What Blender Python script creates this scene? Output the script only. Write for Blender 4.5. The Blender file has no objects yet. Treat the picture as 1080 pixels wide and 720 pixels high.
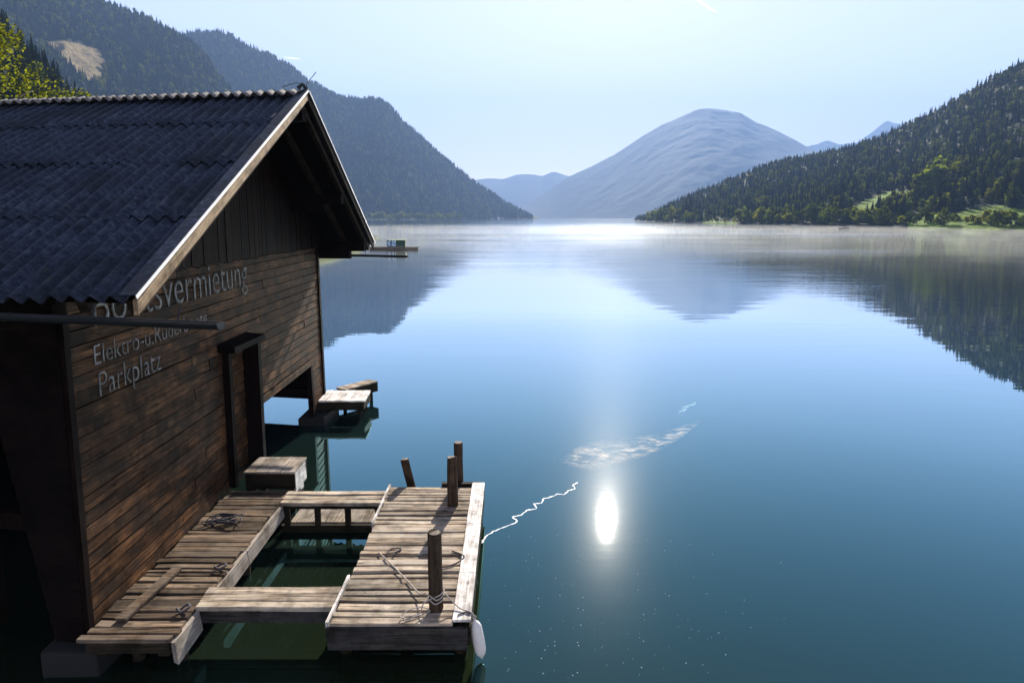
import bpy, math, random
import numpy as np
from mathutils import Vector, Matrix

# ------------------------------------------------------------------ camera, sky, sun, exposure
S = bpy.context.scene
COL = S.collection
PITCH = math.radians(10.3)
CAM_Z = 5.0
F = 720.0                                   # focal length in pixels of a 1080 px wide frame (24 mm on 36 mm)
cam_d = bpy.data.cameras.new("camera")
cam_d.sensor_width = 36.0
cam_d.lens = 24.0
cam_d.clip_start = 0.1
cam_d.clip_end = 90000.0
cam = bpy.data.objects.new("camera", cam_d)
COL.objects.link(cam)
cam.location = (0, 0, CAM_Z)
cam.rotation_euler = (math.radians(90) - PITCH, 0, 0)
S.camera = cam

SUN_EL = math.radians(24.7)
SUN_AZ = math.radians(8.4)                  # clockwise from +Y
w = bpy.data.worlds.new("World")
S.world = w
w.use_nodes = True
wn = w.node_tree
sky = wn.nodes.new("ShaderNodeTexSky")
sky.sky_type = 'NISHITA'
sky.sun_disc = False
sky.sun_elevation = SUN_EL
sky.sun_rotation = SUN_AZ
sky.altitude = 900
sky.air_density = 1.0
sky.dust_density = 0.2
sky.ozone_density = 2.0
bg = wn.nodes["Background"]
bg.inputs["Strength"].default_value = 0.051
hs = wn.nodes.new("ShaderNodeHueSaturation")
hs.inputs["Saturation"].default_value = 0.62
sky_tint = wn.nodes.new("ShaderNodeMix")          # tints and slightly dims the sky
sky_tint.data_type = 'RGBA'
sky_tint.blend_type = 'MULTIPLY'
sky_tint.inputs[0].default_value = 1.0
sky_tint.inputs[7].default_value = (1.07, 0.905, 0.94, 1)
wn.links.new(sky.outputs[0], hs.inputs["Color"])
wn.links.new(hs.outputs[0], sky_tint.inputs[6])
wn.links.new(sky_tint.outputs[2], bg.inputs[0])

sd = bpy.data.lights.new("sun", 'SUN')
sd.energy = 5.0
sd.angle = math.radians(0.53)
sd.color = (1.0, 0.93, 0.82)
sun = bpy.data.objects.new("sun", sd)
COL.objects.link(sun)
sdir = Vector((math.sin(SUN_AZ) * math.cos(SUN_EL), math.cos(SUN_AZ) * math.cos(SUN_EL), math.sin(SUN_EL)))
sun.rotation_euler = sdir.to_track_quat('Z', 'Y').to_euler()
sun.location = (30, 200, 120)
S.view_settings.view_transform = 'Standard'
S.view_settings.look = 'None'
S.view_settings.gamma = 1.0
S.view_settings.exposure = 2.35
S.view_settings.use_curve_mapping = False
S.render.engine = 'CYCLES'
S.cycles.max_bounces = 6
S.cycles.volume_bounces = 0
S.cycles.sample_clamp_indirect = 4.0

rng = random.Random(7)
nrng = np.random.default_rng(11)

# ------------------------------------------------------------------ helpers
CP, SP = math.cos(PITCH), math.sin(PITCH)


def ray(px, py):
    u, v = (px - 540) / F, (py - 360) / F
    return Vector((u, CP - SP * v, -(SP + CP * v)))


def at_z(px, py, z):
    r = ray(px, py)
    return Vector((0, 0, CAM_Z)) + r * ((z - CAM_Z) / r.z)


def project(x, y, z):
    dz = z - CAM_Z
    depth = y * CP - dz * SP
    up = y * SP + dz * CP
    return 540 + F * x / depth, 360 - F * up / depth


class MB:
    """collects faces; build() links them as ONE mesh object"""

    def __init__(self):
        self.v, self.f = [], []

    def add(self, vs, fs):
        n = len(self.v)
        self.v += [tuple(p) for p in vs]
        self.f += [tuple(i + n for i in f) for f in fs]

    def hexa(self, p):          # 8 corners: bottom 0-3 ccw, top 4-7
        self.add(p, [(3, 2, 1, 0), (4, 5, 6, 7), (0, 1, 5, 4), (1, 2, 6, 5), (2, 3, 7, 6), (3, 0, 4, 7)])

    def box(self, lo, hi, rot=0.0, piv=None, jit=0.0):
        (x0, y0, z0), (x1, y1, z1) = lo, hi
        ps = [(x0, y0, z0), (x1, y0, z0), (x1, y1, z0), (x0, y1, z0), (x0, y0, z1), (x1, y0, z1), (x1, y1, z1), (x0, y1, z1)]
        cx, cy = piv or ((x0 + x1) / 2, (y0 + y1) / 2)
        c, s = math.cos(rot), math.sin(rot)
        o = []
        for x, y, z in ps:
            dx, dy = x - cx, y - cy
            o.append((cx + c * dx - s * dy + rng.uniform(-jit, jit), cy + s * dx + c * dy + rng.uniform(-jit, jit), z + rng.uniform(-jit, jit)))
        self.hexa(o)

    def beam(self, a, b, w, h, up=(0, 0, 1)):
        a, b = Vector(a), Vector(b)
        d = (b - a).normalized()
        s = d.cross(Vector(up)).normalized()
        u = s.cross(d)
        s, u = s * w / 2, u * h / 2
        self.hexa([a - s - u, a + s - u, b + s - u, b - s - u, a - s + u, a + s + u, b + s + u, b - s + u])

    def tube(self, pts, r, n=8, caps=True):
        pts = [Vector(p) for p in pts]
        rs = r if isinstance(r, (list, tuple)) else [r] * len(pts)
        rings = []
        prev = None
        for i, p in enumerate(pts):
            d = (pts[min(i + 1, len(pts) - 1)] - pts[max(i - 1, 0)]).normalized()
            if prev is None:
                a = d.orthogonal().normalized()
            else:
                a = (prev - d * prev.dot(d))
                a = a.normalized() if a.length > 1e-6 else d.orthogonal().normalized()
            prev = a
            b = d.cross(a)
            rings.append([p + (a * math.cos(2 * math.pi * k / n) + b * math.sin(2 * math.pi * k / n)) * rs[i] for k in range(n)])
        vs = [q for ring in rings for q in ring]
        fs = []
        for i in range(len(pts) - 1):
            for k in range(n):
                fs.append((i * n + k, i * n + (k + 1) % n, (i + 1) * n + (k + 1) % n, (i + 1) * n + k))
        if caps:
            fs.append(tuple(reversed(range(n))))
            fs.append(tuple(range((len(pts) - 1) * n, len(pts) * n)))
        self.add(vs, fs)

    def prism(self, poly, ext):  # polygon (list of points) pushed along vector ext
        n = len(poly)
        e = Vector(ext)
        vs = [Vector(p) for p in poly] + [Vector(p) + e for p in poly]
        fs = [tuple(reversed(range(n))), tuple(range(n, 2 * n))]
        fs += [(k, (k + 1) % n, n + (k + 1) % n, n + k) for k in range(n)]
        self.add(vs, fs)

    def build(self, name, m, parent=None, smooth=False, bevel=0.0):
        me = bpy.data.meshes.new(name)
        me.from_pydata(self.v, [], self.f)
        me.update()
        o = link(name, me, m, parent)
        if smooth:
            me.polygons.foreach_set("use_smooth", [True] * len(me.polygons))
        if bevel:
            b = o.modifiers.new("bevel", 'BEVEL')
            b.width = bevel
            b.segments = 2
            b.limit_method = 'ANGLE'
        return o


def link(name, me, m, parent=None):
    o = bpy.data.objects.new(name, me)
    COL.objects.link(o)
    if m is not None:
        me.materials.append(m)
    if parent is not None:
        o.parent = parent
        o.matrix_parent_inverse = parent.matrix_world.inverted() if False else Matrix.Translation(-Vector(parent.location))
        if parent.parent is not None:
            o.matrix_parent_inverse = Matrix.Identity(4)
    return o


def tag(o, label=None, cat=None, group=None, kind=None):
    if label: o["label"] = label
    if cat: o["category"] = cat
    if group: o["group"] = group
    if kind: o["kind"] = kind
    return o


def thing(name, label, cat, loc=(0, 0, 0), group=None):
    o = bpy.data.objects.new(name, None)
    o.empty_display_size = 0.3
    COL.objects.link(o)
    o.location = loc
    return tag(o, label, cat, group)


def grid_mesh(name, X, Y, Z, smooth=True):
    nu, nv = X.shape
    me = bpy.data.meshes.new(name)
    co = np.stack([X, Y, Z], -1).reshape(-1, 3).astype(np.float32)
    idx = np.arange(nu * nv).reshape(nu, nv)
    q = np.stack([idx[:-1, :-1], idx[1:, :-1], idx[1:, 1:], idx[:-1, 1:]], -1).reshape(-1, 4)
    me.vertices.add(len(co))
    me.vertices.foreach_set("co", co.ravel())
    me.loops.add(q.size)
    me.loops.foreach_set("vertex_index", q.ravel().astype(np.int32))
    me.polygons.add(len(q))
    me.polygons.foreach_set("loop_start", np.arange(0, q.size, 4, dtype=np.int32))
    me.update(calc_edges=True)
    me.validate()
    if smooth:
        me.polygons.foreach_set("use_smooth", np.ones(len(me.polygons), dtype=bool))
    return me


_perm = nrng.permutation(4096)
_val = nrng.uniform(-1, 1, 4096)


def vnoise(x, y):
    xi, yi = np.floor(x).astype(int), np.floor(y).astype(int)
    fx, fy = x - xi, y - yi
    fx, fy = fx * fx * (3 - 2 * fx), fy * fy * (3 - 2 * fy)

    def h(i, j):
        return _val[_perm[(_perm[i & 4095] + j) & 4095]]
    a, b, c, d = h(xi, yi), h(xi + 1, yi), h(xi, yi + 1), h(xi + 1, yi + 1)
    return (a * (1 - fx) + b * fx) * (1 - fy) + (c * (1 - fx) + d * fx) * fy


def fbm(x, y, o=5, ridged=False):
    s, a, t = 0, 1.0, 0
    for k in range(o):
        n = vnoise(x * 2 ** k + 17.3 * k, y * 2 ** k - 9.1 * k)
        s = s + a * ((1 - 2 * np.abs(n)) if ridged else n)
        t += a
        a *= 0.5
    return s / t


# ------------------------------------------------------------------ materials
def new_mat(name):
    m = bpy.data.materials.new(name)
    m.use_nodes = True
    nt = m.node_tree
    b = nt.nodes["Principled BSDF"]
    return m, nt, b


def nd(nt, typ, **kw):
    n = nt.nodes.new(typ)
    for k, v in kw.items():
        if k.startswith("i_"):
            key = k[2:]
            n.inputs[int(key) if key.isdigit() else key].default_value = v
        else:
            setattr(n, k, v)
    return n


def ramp(nt, fac, stops):
    r = nt.nodes.new("ShaderNodeValToRGB")
    e = r.color_ramp.elements
    while len(e) < len(stops):
        e.new(0.5)
    for i, (p, c) in enumerate(stops):
        e[i].position = p
        e[i].color = (c[0], c[1], c[2], 1) if hasattr(c, "__len__") else (c, c, c, 1)
    nt.links.new(fac, r.inputs[0])
    return r.outputs[0]


def mixc(nt, fac, a, b, mode='MIX'):
    m = nt.nodes.new("ShaderNodeMix")
    m.data_type = 'RGBA'
    m.blend_type = mode
    for s, v in ((0, fac), (6, a), (7, b)):
        if isinstance(v, bpy.types.NodeSocket):
            nt.links.new(v, m.inputs[s])
        elif hasattr(v, "__len__"):
            m.inputs[s].default_value = (v[0], v[1], v[2], 1)
        else:
            m.inputs[s].default_value = v
    return m.outputs[2]


def fmath(nt, op, a, b=None, c=None):
    m = nt.nodes.new("ShaderNodeMath")
    m.operation = op
    for i, v in enumerate((a, b, c)):
        if v is None: continue
        if isinstance(v, bpy.types.NodeSocket):
            nt.links.new(v, m.inputs[i])
        else:
            m.inputs[i].default_value = v
    return m.outputs[0]


def wood(name, light, dark, axis, grey=None, rough=0.8, tone=0.5, grain=1.0, bump=0.4, knots=True, tilt=0.0):
    """weathered boards: every mesh island gets its own tone; grain runs along axis"""
    m, nt, b = new_mat(name)
    L = nt.links
    tc = nd(nt, "ShaderNodeTexCoord")
    geo = nd(nt, "ShaderNodeNewGeometry")
    rnd = geo.outputs["Random Per Island"]
    off = nd(nt, "ShaderNodeVectorMath", operation='SCALE')
    comb = nd(nt, "ShaderNodeCombineXYZ")
    for i in range(3): L.new(rnd, comb.inputs[i])
    L.new(comb.outputs[0], off.inputs[0])
    off.inputs["Scale"].default_value = 53.7
    add = nd(nt, "ShaderNodeVectorMath", operation='ADD')
    vr = nd(nt, "ShaderNodeVectorRotate", rotation_type='X_AXIS', i_Angle=tilt)
    L.new(tc.outputs["Object"], vr.inputs["Vector"])
    L.new(vr.outputs[0], add.inputs[0])
    L.new(off.outputs[0], add.inputs[1])
    sc = {'x': (0.9, 22, 22), 'y': (22, 0.9, 22), 'z': (22, 22, 0.9)}[axis]
    mp = nd(nt, "ShaderNodeMapping")
    mp.inputs["Scale"].default_value = [v * grain for v in sc]
    L.new(add.outputs[0], mp.inputs[0])
    n1 = nd(nt, "ShaderNodeTexNoise", i_Scale=1.6, i_Detail=7.0, i_Roughness=0.65, i_Distortion=0.5)
    L.new(mp.outputs[0], n1.inputs["Vector"])
    n2 = nd(nt, "ShaderNodeTexNoise", i_Scale=1.7, i_Detail=4.0, i_Roughness=0.6)
    L.new(add.outputs[0], n2.inputs["Vector"])
    c = ramp(nt, n1.outputs["Fac"], [(0.30, dark), (0.48, [0.45 * a + 0.55 * d for a, d in zip(light, dark)]), (0.68, light)])
    if grey is not None:
        c = mixc(nt, ramp(nt, n2.outputs["Fac"], [(0.38, 0.0), (0.62, 1.0)]), c, grey)
        c = mixc(nt, 0.55, c, ramp(nt, n1.outputs["Fac"], [(0.32, [0.35] * 3), (0.62, [1.15] * 3)]), 'MULTIPLY')
    br = fmath(nt, 'MULTIPLY_ADD', rnd, tone, 1 - tone * 0.55)
    cb = nd(nt, "ShaderNodeCombineColor")
    for i in range(3): L.new(br, cb.inputs[i])
    c = mixc(nt, 1.0, c, cb.outputs[0], 'MULTIPLY')
    if knots:
        vo = nd(nt, "ShaderNodeTexVoronoi", i_Scale=1.0)
        kp = nd(nt, "ShaderNodeMapping")
        kp.inputs["Scale"].default_value = {'x': (1.8, 6, 6), 'y': (6, 1.8, 6), 'z': (6, 6, 1.8)}[axis]
        L.new(add.outputs[0], kp.inputs[0])
        L.new(kp.outputs[0], vo.inputs["Vector"])
        c = mixc(nt, ramp(nt, vo.outputs["Distance"], [(0.05, 0.75), (0.13, 0.0)]), c, [v * 0.4 for v in dark])
    n4 = nd(nt, "ShaderNodeTexNoise", i_Scale=3.3, i_Detail=6.0, i_Roughness=0.7)
    L.new(tc.outputs["Object"], n4.inputs["Vector"])
    c = mixc(nt, 1.0, c, ramp(nt, n4.outputs["Fac"], [(0.34, [0.42] * 3), (0.56, [1.05] * 3)]), 'MULTIPLY')
    L.new(c, b.inputs["Base Color"])
    b.inputs["Roughness"].default_value = rough
    b.inputs["Specular IOR Level"].default_value = 0.03
    bp = nd(nt, "ShaderNodeBump", i_Strength=bump, i_Distance=0.012)
    L.new(n1.outputs["Fac"], bp.inputs["Height"])
    L.new(bp.outputs[0], b.inputs["Normal"])
    return m


def plain(name, col, rough=0.6, metal=0.0, noise=0.25, scale=6.0, bump=0.0, spec=0.4):
    m, nt, b = new_mat(name)
    tc = nd(nt, "ShaderNodeTexCoord")
    n = nd(nt, "ShaderNodeTexNoise", i_Scale=scale, i_Detail=6.0, i_Roughness=0.65)
    nt.links.new(tc.outputs["Object"], n.inputs["Vector"])
    c = ramp(nt, n.outputs["Fac"], [(0.3, [v * (1 - noise) for v in col]), (0.7, [min(1, v * (1 + noise)) for v in col])])
    nt.links.new(c, b.inputs["Base Color"])
    b.inputs["Roughness"].default_value = rough
    b.inputs["Metallic"].default_value = metal
    b.inputs["Specular IOR Level"].default_value = spec
    if bump:
        bp = nd(nt, "ShaderNodeBump", i_Strength=bump, i_Distance=0.01)
        nt.links.new(n.outputs["Fac"], bp.inputs["Height"])
        nt.links.new(bp.outputs[0], b.inputs["Normal"])
    return m


def foliage(name, a, c, trans=0.35, island=True):
    m, nt, b = new_mat(name)
    L = nt.links
    oi = nd(nt, "ShaderNodeObjectInfo")
    geo = nd(nt, "ShaderNodeNewGeometry")
    f = oi.outputs["Random"]
    col = mixc(nt, f, a, c)
    if island:
        v = fmath(nt, 'MULTIPLY_ADD', geo.outputs["Random Per Island"], 0.9, 0.55)
        cb = nd(nt, "ShaderNodeCombineColor")
        for i in range(3): L.new(v, cb.inputs[i])
        col = mixc(nt, 1.0, col, cb.outputs[0], 'MULTIPLY')
    d = nd(nt, "ShaderNodeBsdfDiffuse")
    t = nd(nt, "ShaderNodeBsdfTranslucent")
    mx = nd(nt, "ShaderNodeMixShader", i_Fac=trans)
    L.new(col, d.inputs["Color"])
    L.new(mixc(nt, 1.0, col, (1.5, 1.35, 0.5), 'MULTIPLY'), t.inputs["Color"])
    L.new(d.outputs[0], mx.inputs[1])
    L.new(t.outputs[0], mx.inputs[2])
    L.new(mx.outputs[0], nt.nodes["Material Output"].inputs[0])
    nt.nodes.remove(b)
    return m


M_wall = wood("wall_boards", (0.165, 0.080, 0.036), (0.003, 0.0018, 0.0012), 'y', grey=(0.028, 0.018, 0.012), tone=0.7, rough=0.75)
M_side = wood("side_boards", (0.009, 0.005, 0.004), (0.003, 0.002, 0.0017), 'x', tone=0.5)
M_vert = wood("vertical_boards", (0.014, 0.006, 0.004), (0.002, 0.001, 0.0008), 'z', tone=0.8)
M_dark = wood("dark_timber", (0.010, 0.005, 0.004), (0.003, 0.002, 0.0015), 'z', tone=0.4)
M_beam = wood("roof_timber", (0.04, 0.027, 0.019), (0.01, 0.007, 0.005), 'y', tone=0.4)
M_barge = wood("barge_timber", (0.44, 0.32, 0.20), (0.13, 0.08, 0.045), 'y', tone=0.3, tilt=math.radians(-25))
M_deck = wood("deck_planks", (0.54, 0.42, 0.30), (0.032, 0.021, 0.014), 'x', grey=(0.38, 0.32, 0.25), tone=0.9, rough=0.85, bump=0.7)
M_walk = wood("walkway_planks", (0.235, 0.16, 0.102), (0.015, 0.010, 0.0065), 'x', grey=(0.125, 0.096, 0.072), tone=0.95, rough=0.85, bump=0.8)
M_step = wood("step_planks", (0.33, 0.27, 0.21), (0.08, 0.06, 0.042), 'y', grey=(0.30, 0.26, 0.22), tone=0.4)
M_fascia = wood("fascia_boards", (0.065, 0.056, 0.048), (0.014, 0.012, 0.010), 'x', grey=(0.045, 0.042, 0.040), tone=0.3)
M_edge = wood("bleached_edge", (0.80, 0.74, 0.68), (0.36, 0.32, 0.28), 'y', grey=(0.74, 0.69, 0.64), tone=0.2, bump=0.25)
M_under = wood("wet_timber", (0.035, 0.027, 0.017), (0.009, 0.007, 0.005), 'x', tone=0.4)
M_post = wood("post_timber", (0.09, 0.06, 0.04), (0.02, 0.013, 0.009), 'z', tone=0.3)
M_conc = plain("old_concrete", (0.009, 0.008, 0.007), 0.9, bump=0.8, scale=9)
M_metal = plain("gutter_zinc", (0.010, 0.010, 0.011), 0.6, 0.2, 0.3, 5)
M_flash = plain("edge_flashing", (0.045, 0.048, 0.055), 0.55, 0.3, 0.3, 4)
M_lip = plain("bright_strip", (0.75, 0.70, 0.66), 0.5, 0.0, 0.2, 4)
M_rope = plain("rope", (0.36, 0.31, 0.27), 0.9, 0, 0.35, 60)
M_rope_d = plain("dark_cord", (0.045, 0.042, 0.05), 0.9, 0, 0.35, 60)
M_fender = plain("fender_vinyl", (0.62, 0.57, 0.52), 0.45, 0, 0.12, 5)
M_trunk = plain("bark", (0.05, 0.038, 0.028), 0.9, 0, 0.4, 5, bump=0.6)


def roof_mat():
    m, nt, b = new_mat("fibre_cement")
    L = nt.links
    tc = nd(nt, "ShaderNodeTexCoord")
    n = nd(nt, "ShaderNodeTexNoise", i_Scale=14.0, i_Detail=9.0, i_Roughness=0.75)
    n2 = nd(nt, "ShaderNodeTexNoise", i_Scale=1.3, i_Detail=5.0)
    vo = nd(nt, "ShaderNodeTexVoronoi", i_Scale=5.5)
    for q in (n, n2, vo): L.new(tc.outputs["Object"], q.inputs["Vector"])
    c = ramp(nt, n.outputs["Fac"], [(0.34, (0.006, 0.008, 0.013)), (0.5, (0.022, 0.030, 0.050)), (0.66, (0.060, 0.072, 0.100))])
    c = mixc(nt, ramp(nt, n2.outputs["Fac"], [(0.42, 0.0), (0.62, 0.6)]), c, (0.008, 0.009, 0.012))
    moss = fmath(nt, 'MULTIPLY', ramp(nt, vo.outputs["Distance"], [(0.06, 1.0), (0.12, 0.0)]), ramp(nt, n2.outputs["Fac"], [(0.5, 0.0), (0.55, 1.0)]))
    c = mixc(nt, moss, c, (0.03, 0.028, 0.016))
    L.new(c, b.inputs["Base Color"])
    b.inputs["Roughness"].default_value = 0.8
    b.inputs["Specular IOR Level"].default_value = 0.12
    bp = nd(nt, "ShaderNodeBump", i_Strength=0.5, i_Distance=0.006)
    L.new(n.outputs["Fac"], bp.inputs["Height"])
    L.new(bp.outputs[0], b.inputs["Normal"])
    return m


M_roof = roof_mat()
M_cap = plain("sunlit_ridge_tile", (0.13, 0.12, 0.115), 0.85, 0, 0.45, 9, bump=0.4, spec=0.15)  # paler than the sheets, sun on the ridge put into the colour


def water_mat():
    m, nt, b = new_mat("lake_water")
    L = nt.links
    tc = nd(nt, "ShaderNodeTexCoord")
    P = tc.outputs["Object"]
    ln = nd(nt, "ShaderNodeVectorMath", operation='LENGTH')
    L.new(P, ln.inputs[0])
    dist = ln.outputs["Value"]
    # ripples: fine near, wind-roughened zone further out
    r1 = nd(nt, "ShaderNodeTexNoise", i_Scale=1.0, i_Detail=3.0, i_Roughness=0.55)
    m1 = nd(nt, "ShaderNodeMapping")
    m1.inputs["Scale"].default_value = (1.3, 3.2, 1)
    L.new(P, m1.inputs[0]); L.new(m1.outputs[0], r1.inputs["Vector"])
    r2 = nd(nt, "ShaderNodeTexNoise", i_Scale=0.22, i_Detail=2.0)
    L.new(P, r2.inputs["Vector"])
    # patches of breeze: long bands across the view
    bandm = nd(nt, "ShaderNodeMapping")
    bandm.inputs["Scale"].default_value = (0.006, 0.028, 1)
    band = nd(nt, "ShaderNodeTexNoise", i_Scale=1.0, i_Detail=5.0, i_Roughness=0.6)
    L.new(P, bandm.inputs[0]); L.new(bandm.outputs[0], band.inputs["Vector"])
    far = nd(nt, "ShaderNodeMapRange", i_1=35.0, i_2=230.0, i_3=0.0, i_4=1.0)
    L.new(dist, far.inputs[0])
    bz = ramp(nt, band.outputs["Fac"], [(0.40, 0.25), (0.60, 1.0)])
    amp = fmath(nt, 'MULTIPLY_ADD', fmath(nt, 'MULTIPLY', far.outputs[0], bz), 0.05, 0.0005)
    m3 = nd(nt, "ShaderNodeMapping")
    m3.inputs["Scale"].default_value = (0.035, 0.16, 1)
    r3 = nd(nt, "ShaderNodeTexNoise", i_Scale=1.0, i_Detail=4.0, i_Roughness=0.6)
    L.new(P, m3.inputs[0]); L.new(m3.outputs[0], r3.inputs["Vector"])
    h = fmath(nt, 'ADD', r1.outputs["Fac"], fmath(nt, 'MULTIPLY', r2.outputs["Fac"], 1.5))
    bp = nd(nt, "ShaderNodeBump", i_Distance=1.0)
    bp.inputs["Strength"].default_value = 1.0
    sw_ = nd(nt, "ShaderNodeMapRange", i_1=12.0, i_2=60.0, i_3=0.0, i_4=0.035)
    L.new(dist, sw_.inputs[0])
    L.new(fmath(nt, 'MULTIPLY_ADD', h, amp, fmath(nt, 'MULTIPLY', r3.outputs["Fac"], sw_.outputs[0])), bp.inputs["Height"])
    # body: green shallows by the bank, teal further out
    sh = nd(nt, "ShaderNodeMapRange", i_1=6.0, i_2=24.0, i_3=0.0, i_4=1.0)
    L.new(dist, sh.inputs[0])
    wn_ = nd(nt, "ShaderNodeTexNoise", i_Scale=0.35, i_Detail=4.0)
    L.new(P, wn_.inputs["Vector"])
    body = mixc(nt, sh.outputs[0], (0.008, 0.012, 0.004), (0.003, 0.013, 0.018))
    body = mixc(nt, ramp(nt, wn_.outputs["Fac"], [(0.45, 0.0), (0.7, 0.35)]), body, (0.008, 0.014, 0.012))
    # mirror over a deep body; a blue tint, strongest looking down, puts deeper sky colour into the reflection
    fr = nd(nt, "ShaderNodeFresnel", i_IOR=1.333)
    L.new(bp.outputs[0], fr.inputs["Normal"])
    fac = fmath(nt, 'MINIMUM', fmath(nt, 'MULTIPLY', fr.outputs[0], 2.3), 1.0)
    tint = ramp(nt, fr.outputs[0], [(0.05, (0.24, 0.72, 0.84)), (0.20, (0.58, 0.90, 0.98)), (0.45, (0.95, 1.0, 1.0))])
    dif = nd(nt, "ShaderNodeBsdfDiffuse")
    L.new(body, dif.inputs["Color"])
    lobes = []
    for rough in (0.008, 0.050, 0.22):
        g = nd(nt, "ShaderNodeBsdfGlossy", i_Roughness=rough)
        if rough < 0.02:
            L.new(tint, g.inputs["Color"])
        else:
            g.inputs["Color"].default_value = (0.95, 0.93, 0.9, 1)
        L.new(bp.outputs[0], g.inputs["Normal"])
        lobes.append(g.outputs[0])
    mx = nd(nt, "ShaderNodeMixShader", i_Fac=0.014)
    L.new(lobes[0], mx.inputs[1]); L.new(lobes[1], mx.inputs[2])
    mx3 = nd(nt, "ShaderNodeMixShader", i_Fac=0.003)
    L.new(mx.outputs[0], mx3.inputs[1]); L.new(lobes[2], mx3.inputs[2])
    # breeze band far out: ruffled water that mirrors the sky higher up
    gb = nd(nt, "ShaderNodeBsdfGlossy", i_Roughness=0.34)
    L.new(tint, gb.inputs["Color"])
    k0 = nd(nt, "ShaderNodeMapRange", i_1=110.0, i_2=260.0, i_3=0.0, i_4=0.014)
    k1 = nd(nt, "ShaderNodeMapRange", i_1=620.0, i_2=330.0, i_3=0.15, i_4=1.0)
    L.new(dist, k0.inputs[0]); L.new(dist, k1.inputs[0])
    mxb = nd(nt, "ShaderNodeMixShader")
    L.new(fmath(nt, 'MULTIPLY', fmath(nt, 'MULTIPLY', k0.outputs[0], k1.outputs[0]), ramp(nt, band.outputs["Fac"], [(0.36, 0.45), (0.56, 1.0)])), mxb.inputs[0])
    L.new(mx3.outputs[0], mxb.inputs[1]); L.new(gb.outputs[0], mxb.inputs[2])
    mx3 = mxb
    out = nd(nt, "ShaderNodeMixShader")
    L.new(fac, out.inputs[0])
    L.new(dif.outputs[0], out.inputs[1]); L.new(mx3.outputs[0], out.inputs[2])
    L.new(out.outputs[0], nt.nodes["Material Output"].inputs[0])
    nt.nodes.remove(b)
    return m


def hill_mat(name, cols, meadow=None, scale=0.02, bump=1.0, bdist=6.0):
    m, nt, b = new_mat(name)
    L = nt.links
    tc = nd(nt, "ShaderNodeTexCoord")
    n = nd(nt, "ShaderNodeTexNoise", i_Scale=scale, i_Detail=10.0, i_Roughness=0.72)
    n2 = nd(nt, "ShaderNodeTexNoise", i_Scale=scale * 0.12, i_Detail=5.0)
    for q in (n, n2): L.new(tc.outputs["Object"], q.inputs["Vector"])
    c = ramp(nt, n.outputs["Fac"], [(0.33, cols[0]), (0.52, cols[1]), (0.70, cols[2])])
    c = mixc(nt, ramp(nt, n2.outputs["Fac"], [(0.4, 0.0), (0.65, 0.5)]), c, cols[1])
    if meadow is not None:
        at = nd(nt, "ShaderNodeAttribute", attribute_name="meadow")
        n3 = nd(nt, "ShaderNodeTexNoise", i_Scale=scale * 5, i_Detail=6.0, i_Roughness=0.7)
        L.new(tc.outputs["Object"], n3.inputs["Vector"])
        g = ramp(nt, n3.outputs["Fac"], [(0.40, [v * 0.35 for v in meadow]), (0.60, meadow)])
        c = mixc(nt, ramp(nt, at.outputs["Fac"], [(0.35, 0.0), (0.65, 1.0)]), c, g)
    L.new(c, b.inputs["Base Color"])
    b.inputs["Roughness"].default_value = 0.95
    b.inputs["Specular IOR Level"].default_value = 0.05
    bp = nd(nt, "ShaderNodeBump", i_Strength=bump, i_Distance=bdist)
    L.new(n.outputs["Fac"], bp.inputs["Height"])
    L.new(bp.outputs[0], b.inputs["Normal"])
    return m


# ------------------------------------------------------------------ the air
M_haze = bpy.data.materials.new("haze_air")
M_haze.use_nodes = True
_nt = M_haze.node_tree
_nt.nodes.remove(_nt.nodes["Principled BSDF"])
_pv = nd(_nt, "ShaderNodeVolumePrincipled")
_pv.inputs["Color"].default_value = (0.28, 0.45, 0.80, 1)
_pv.inputs["Density"].default_value = 1.8e-4
_pv.inputs["Anisotropy"].default_value = 0.0
_nt.links.new(_pv.outputs[0], _nt.nodes["Material Output"].inputs["Volume"])
hz = MB()
hz.box((-7000, -400, -3), (9000, 10500, 1700))
tag(hz.build("haze", M_haze), kind="stuff")

# ------------------------------------------------------------------ lake
lk = MB()
lk.add([(-6900, -390, 0), (8900, -390, 0), (8900, 10400, 0), (-6900, 10400, 0)], [(0, 1, 2, 3)])
tag(lk.build("lake_water", water_mat()), kind="structure")


# thin morning mist lying on the water further out
M_mist = bpy.data.materials.new("mist")
M_mist.use_nodes = True
_nt = M_mist.node_tree
_nt.nodes.remove(_nt.nodes["Principled BSDF"])
_pv = nd(_nt, "ShaderNodeVolumePrincipled")
_pv.inputs["Color"].default_value = (0.98, 0.97, 0.96, 1)
_pv.inputs["Anisotropy"].default_value = 0.35
_tc = nd(_nt, "ShaderNodeTexCoord")
_mp = nd(_nt, "ShaderNodeMapping")
_mp.inputs["Scale"].default_value = (0.08, 0.42, 0.8)
_nz = nd(_nt, "ShaderNodeTexNoise", i_Scale=1.0, i_Detail=5.0, i_Roughness=0.65)
_nt.links.new(_tc.outputs["Object"], _mp.inputs[0])
_nt.links.new(_mp.outputs[0], _nz.inputs["Vector"])
_sx = nd(_nt, "ShaderNodeSeparateXYZ")
_nt.links.new(_tc.outputs["Object"], _sx.inputs[0])
_f = ramp(_nt, _nz.outputs["Fac"], [(0.45, 0.0), (0.72, 0.012)])
for ax, a_, b_ in ((0, -150, -60), (0, 330, 220), (1, 42, 110), (1, 470, 300), (2, 0.9, 0.3)):
    _mr = nd(_nt, "ShaderNodeMapRange", i_1=a_, i_2=b_, i_3=0.0, i_4=1.0)
    _nt.links.new(_sx.outputs[ax], _mr.inputs[0])
    _f = fmath(_nt, 'MULTIPLY', _f, _mr.outputs[0])
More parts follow.
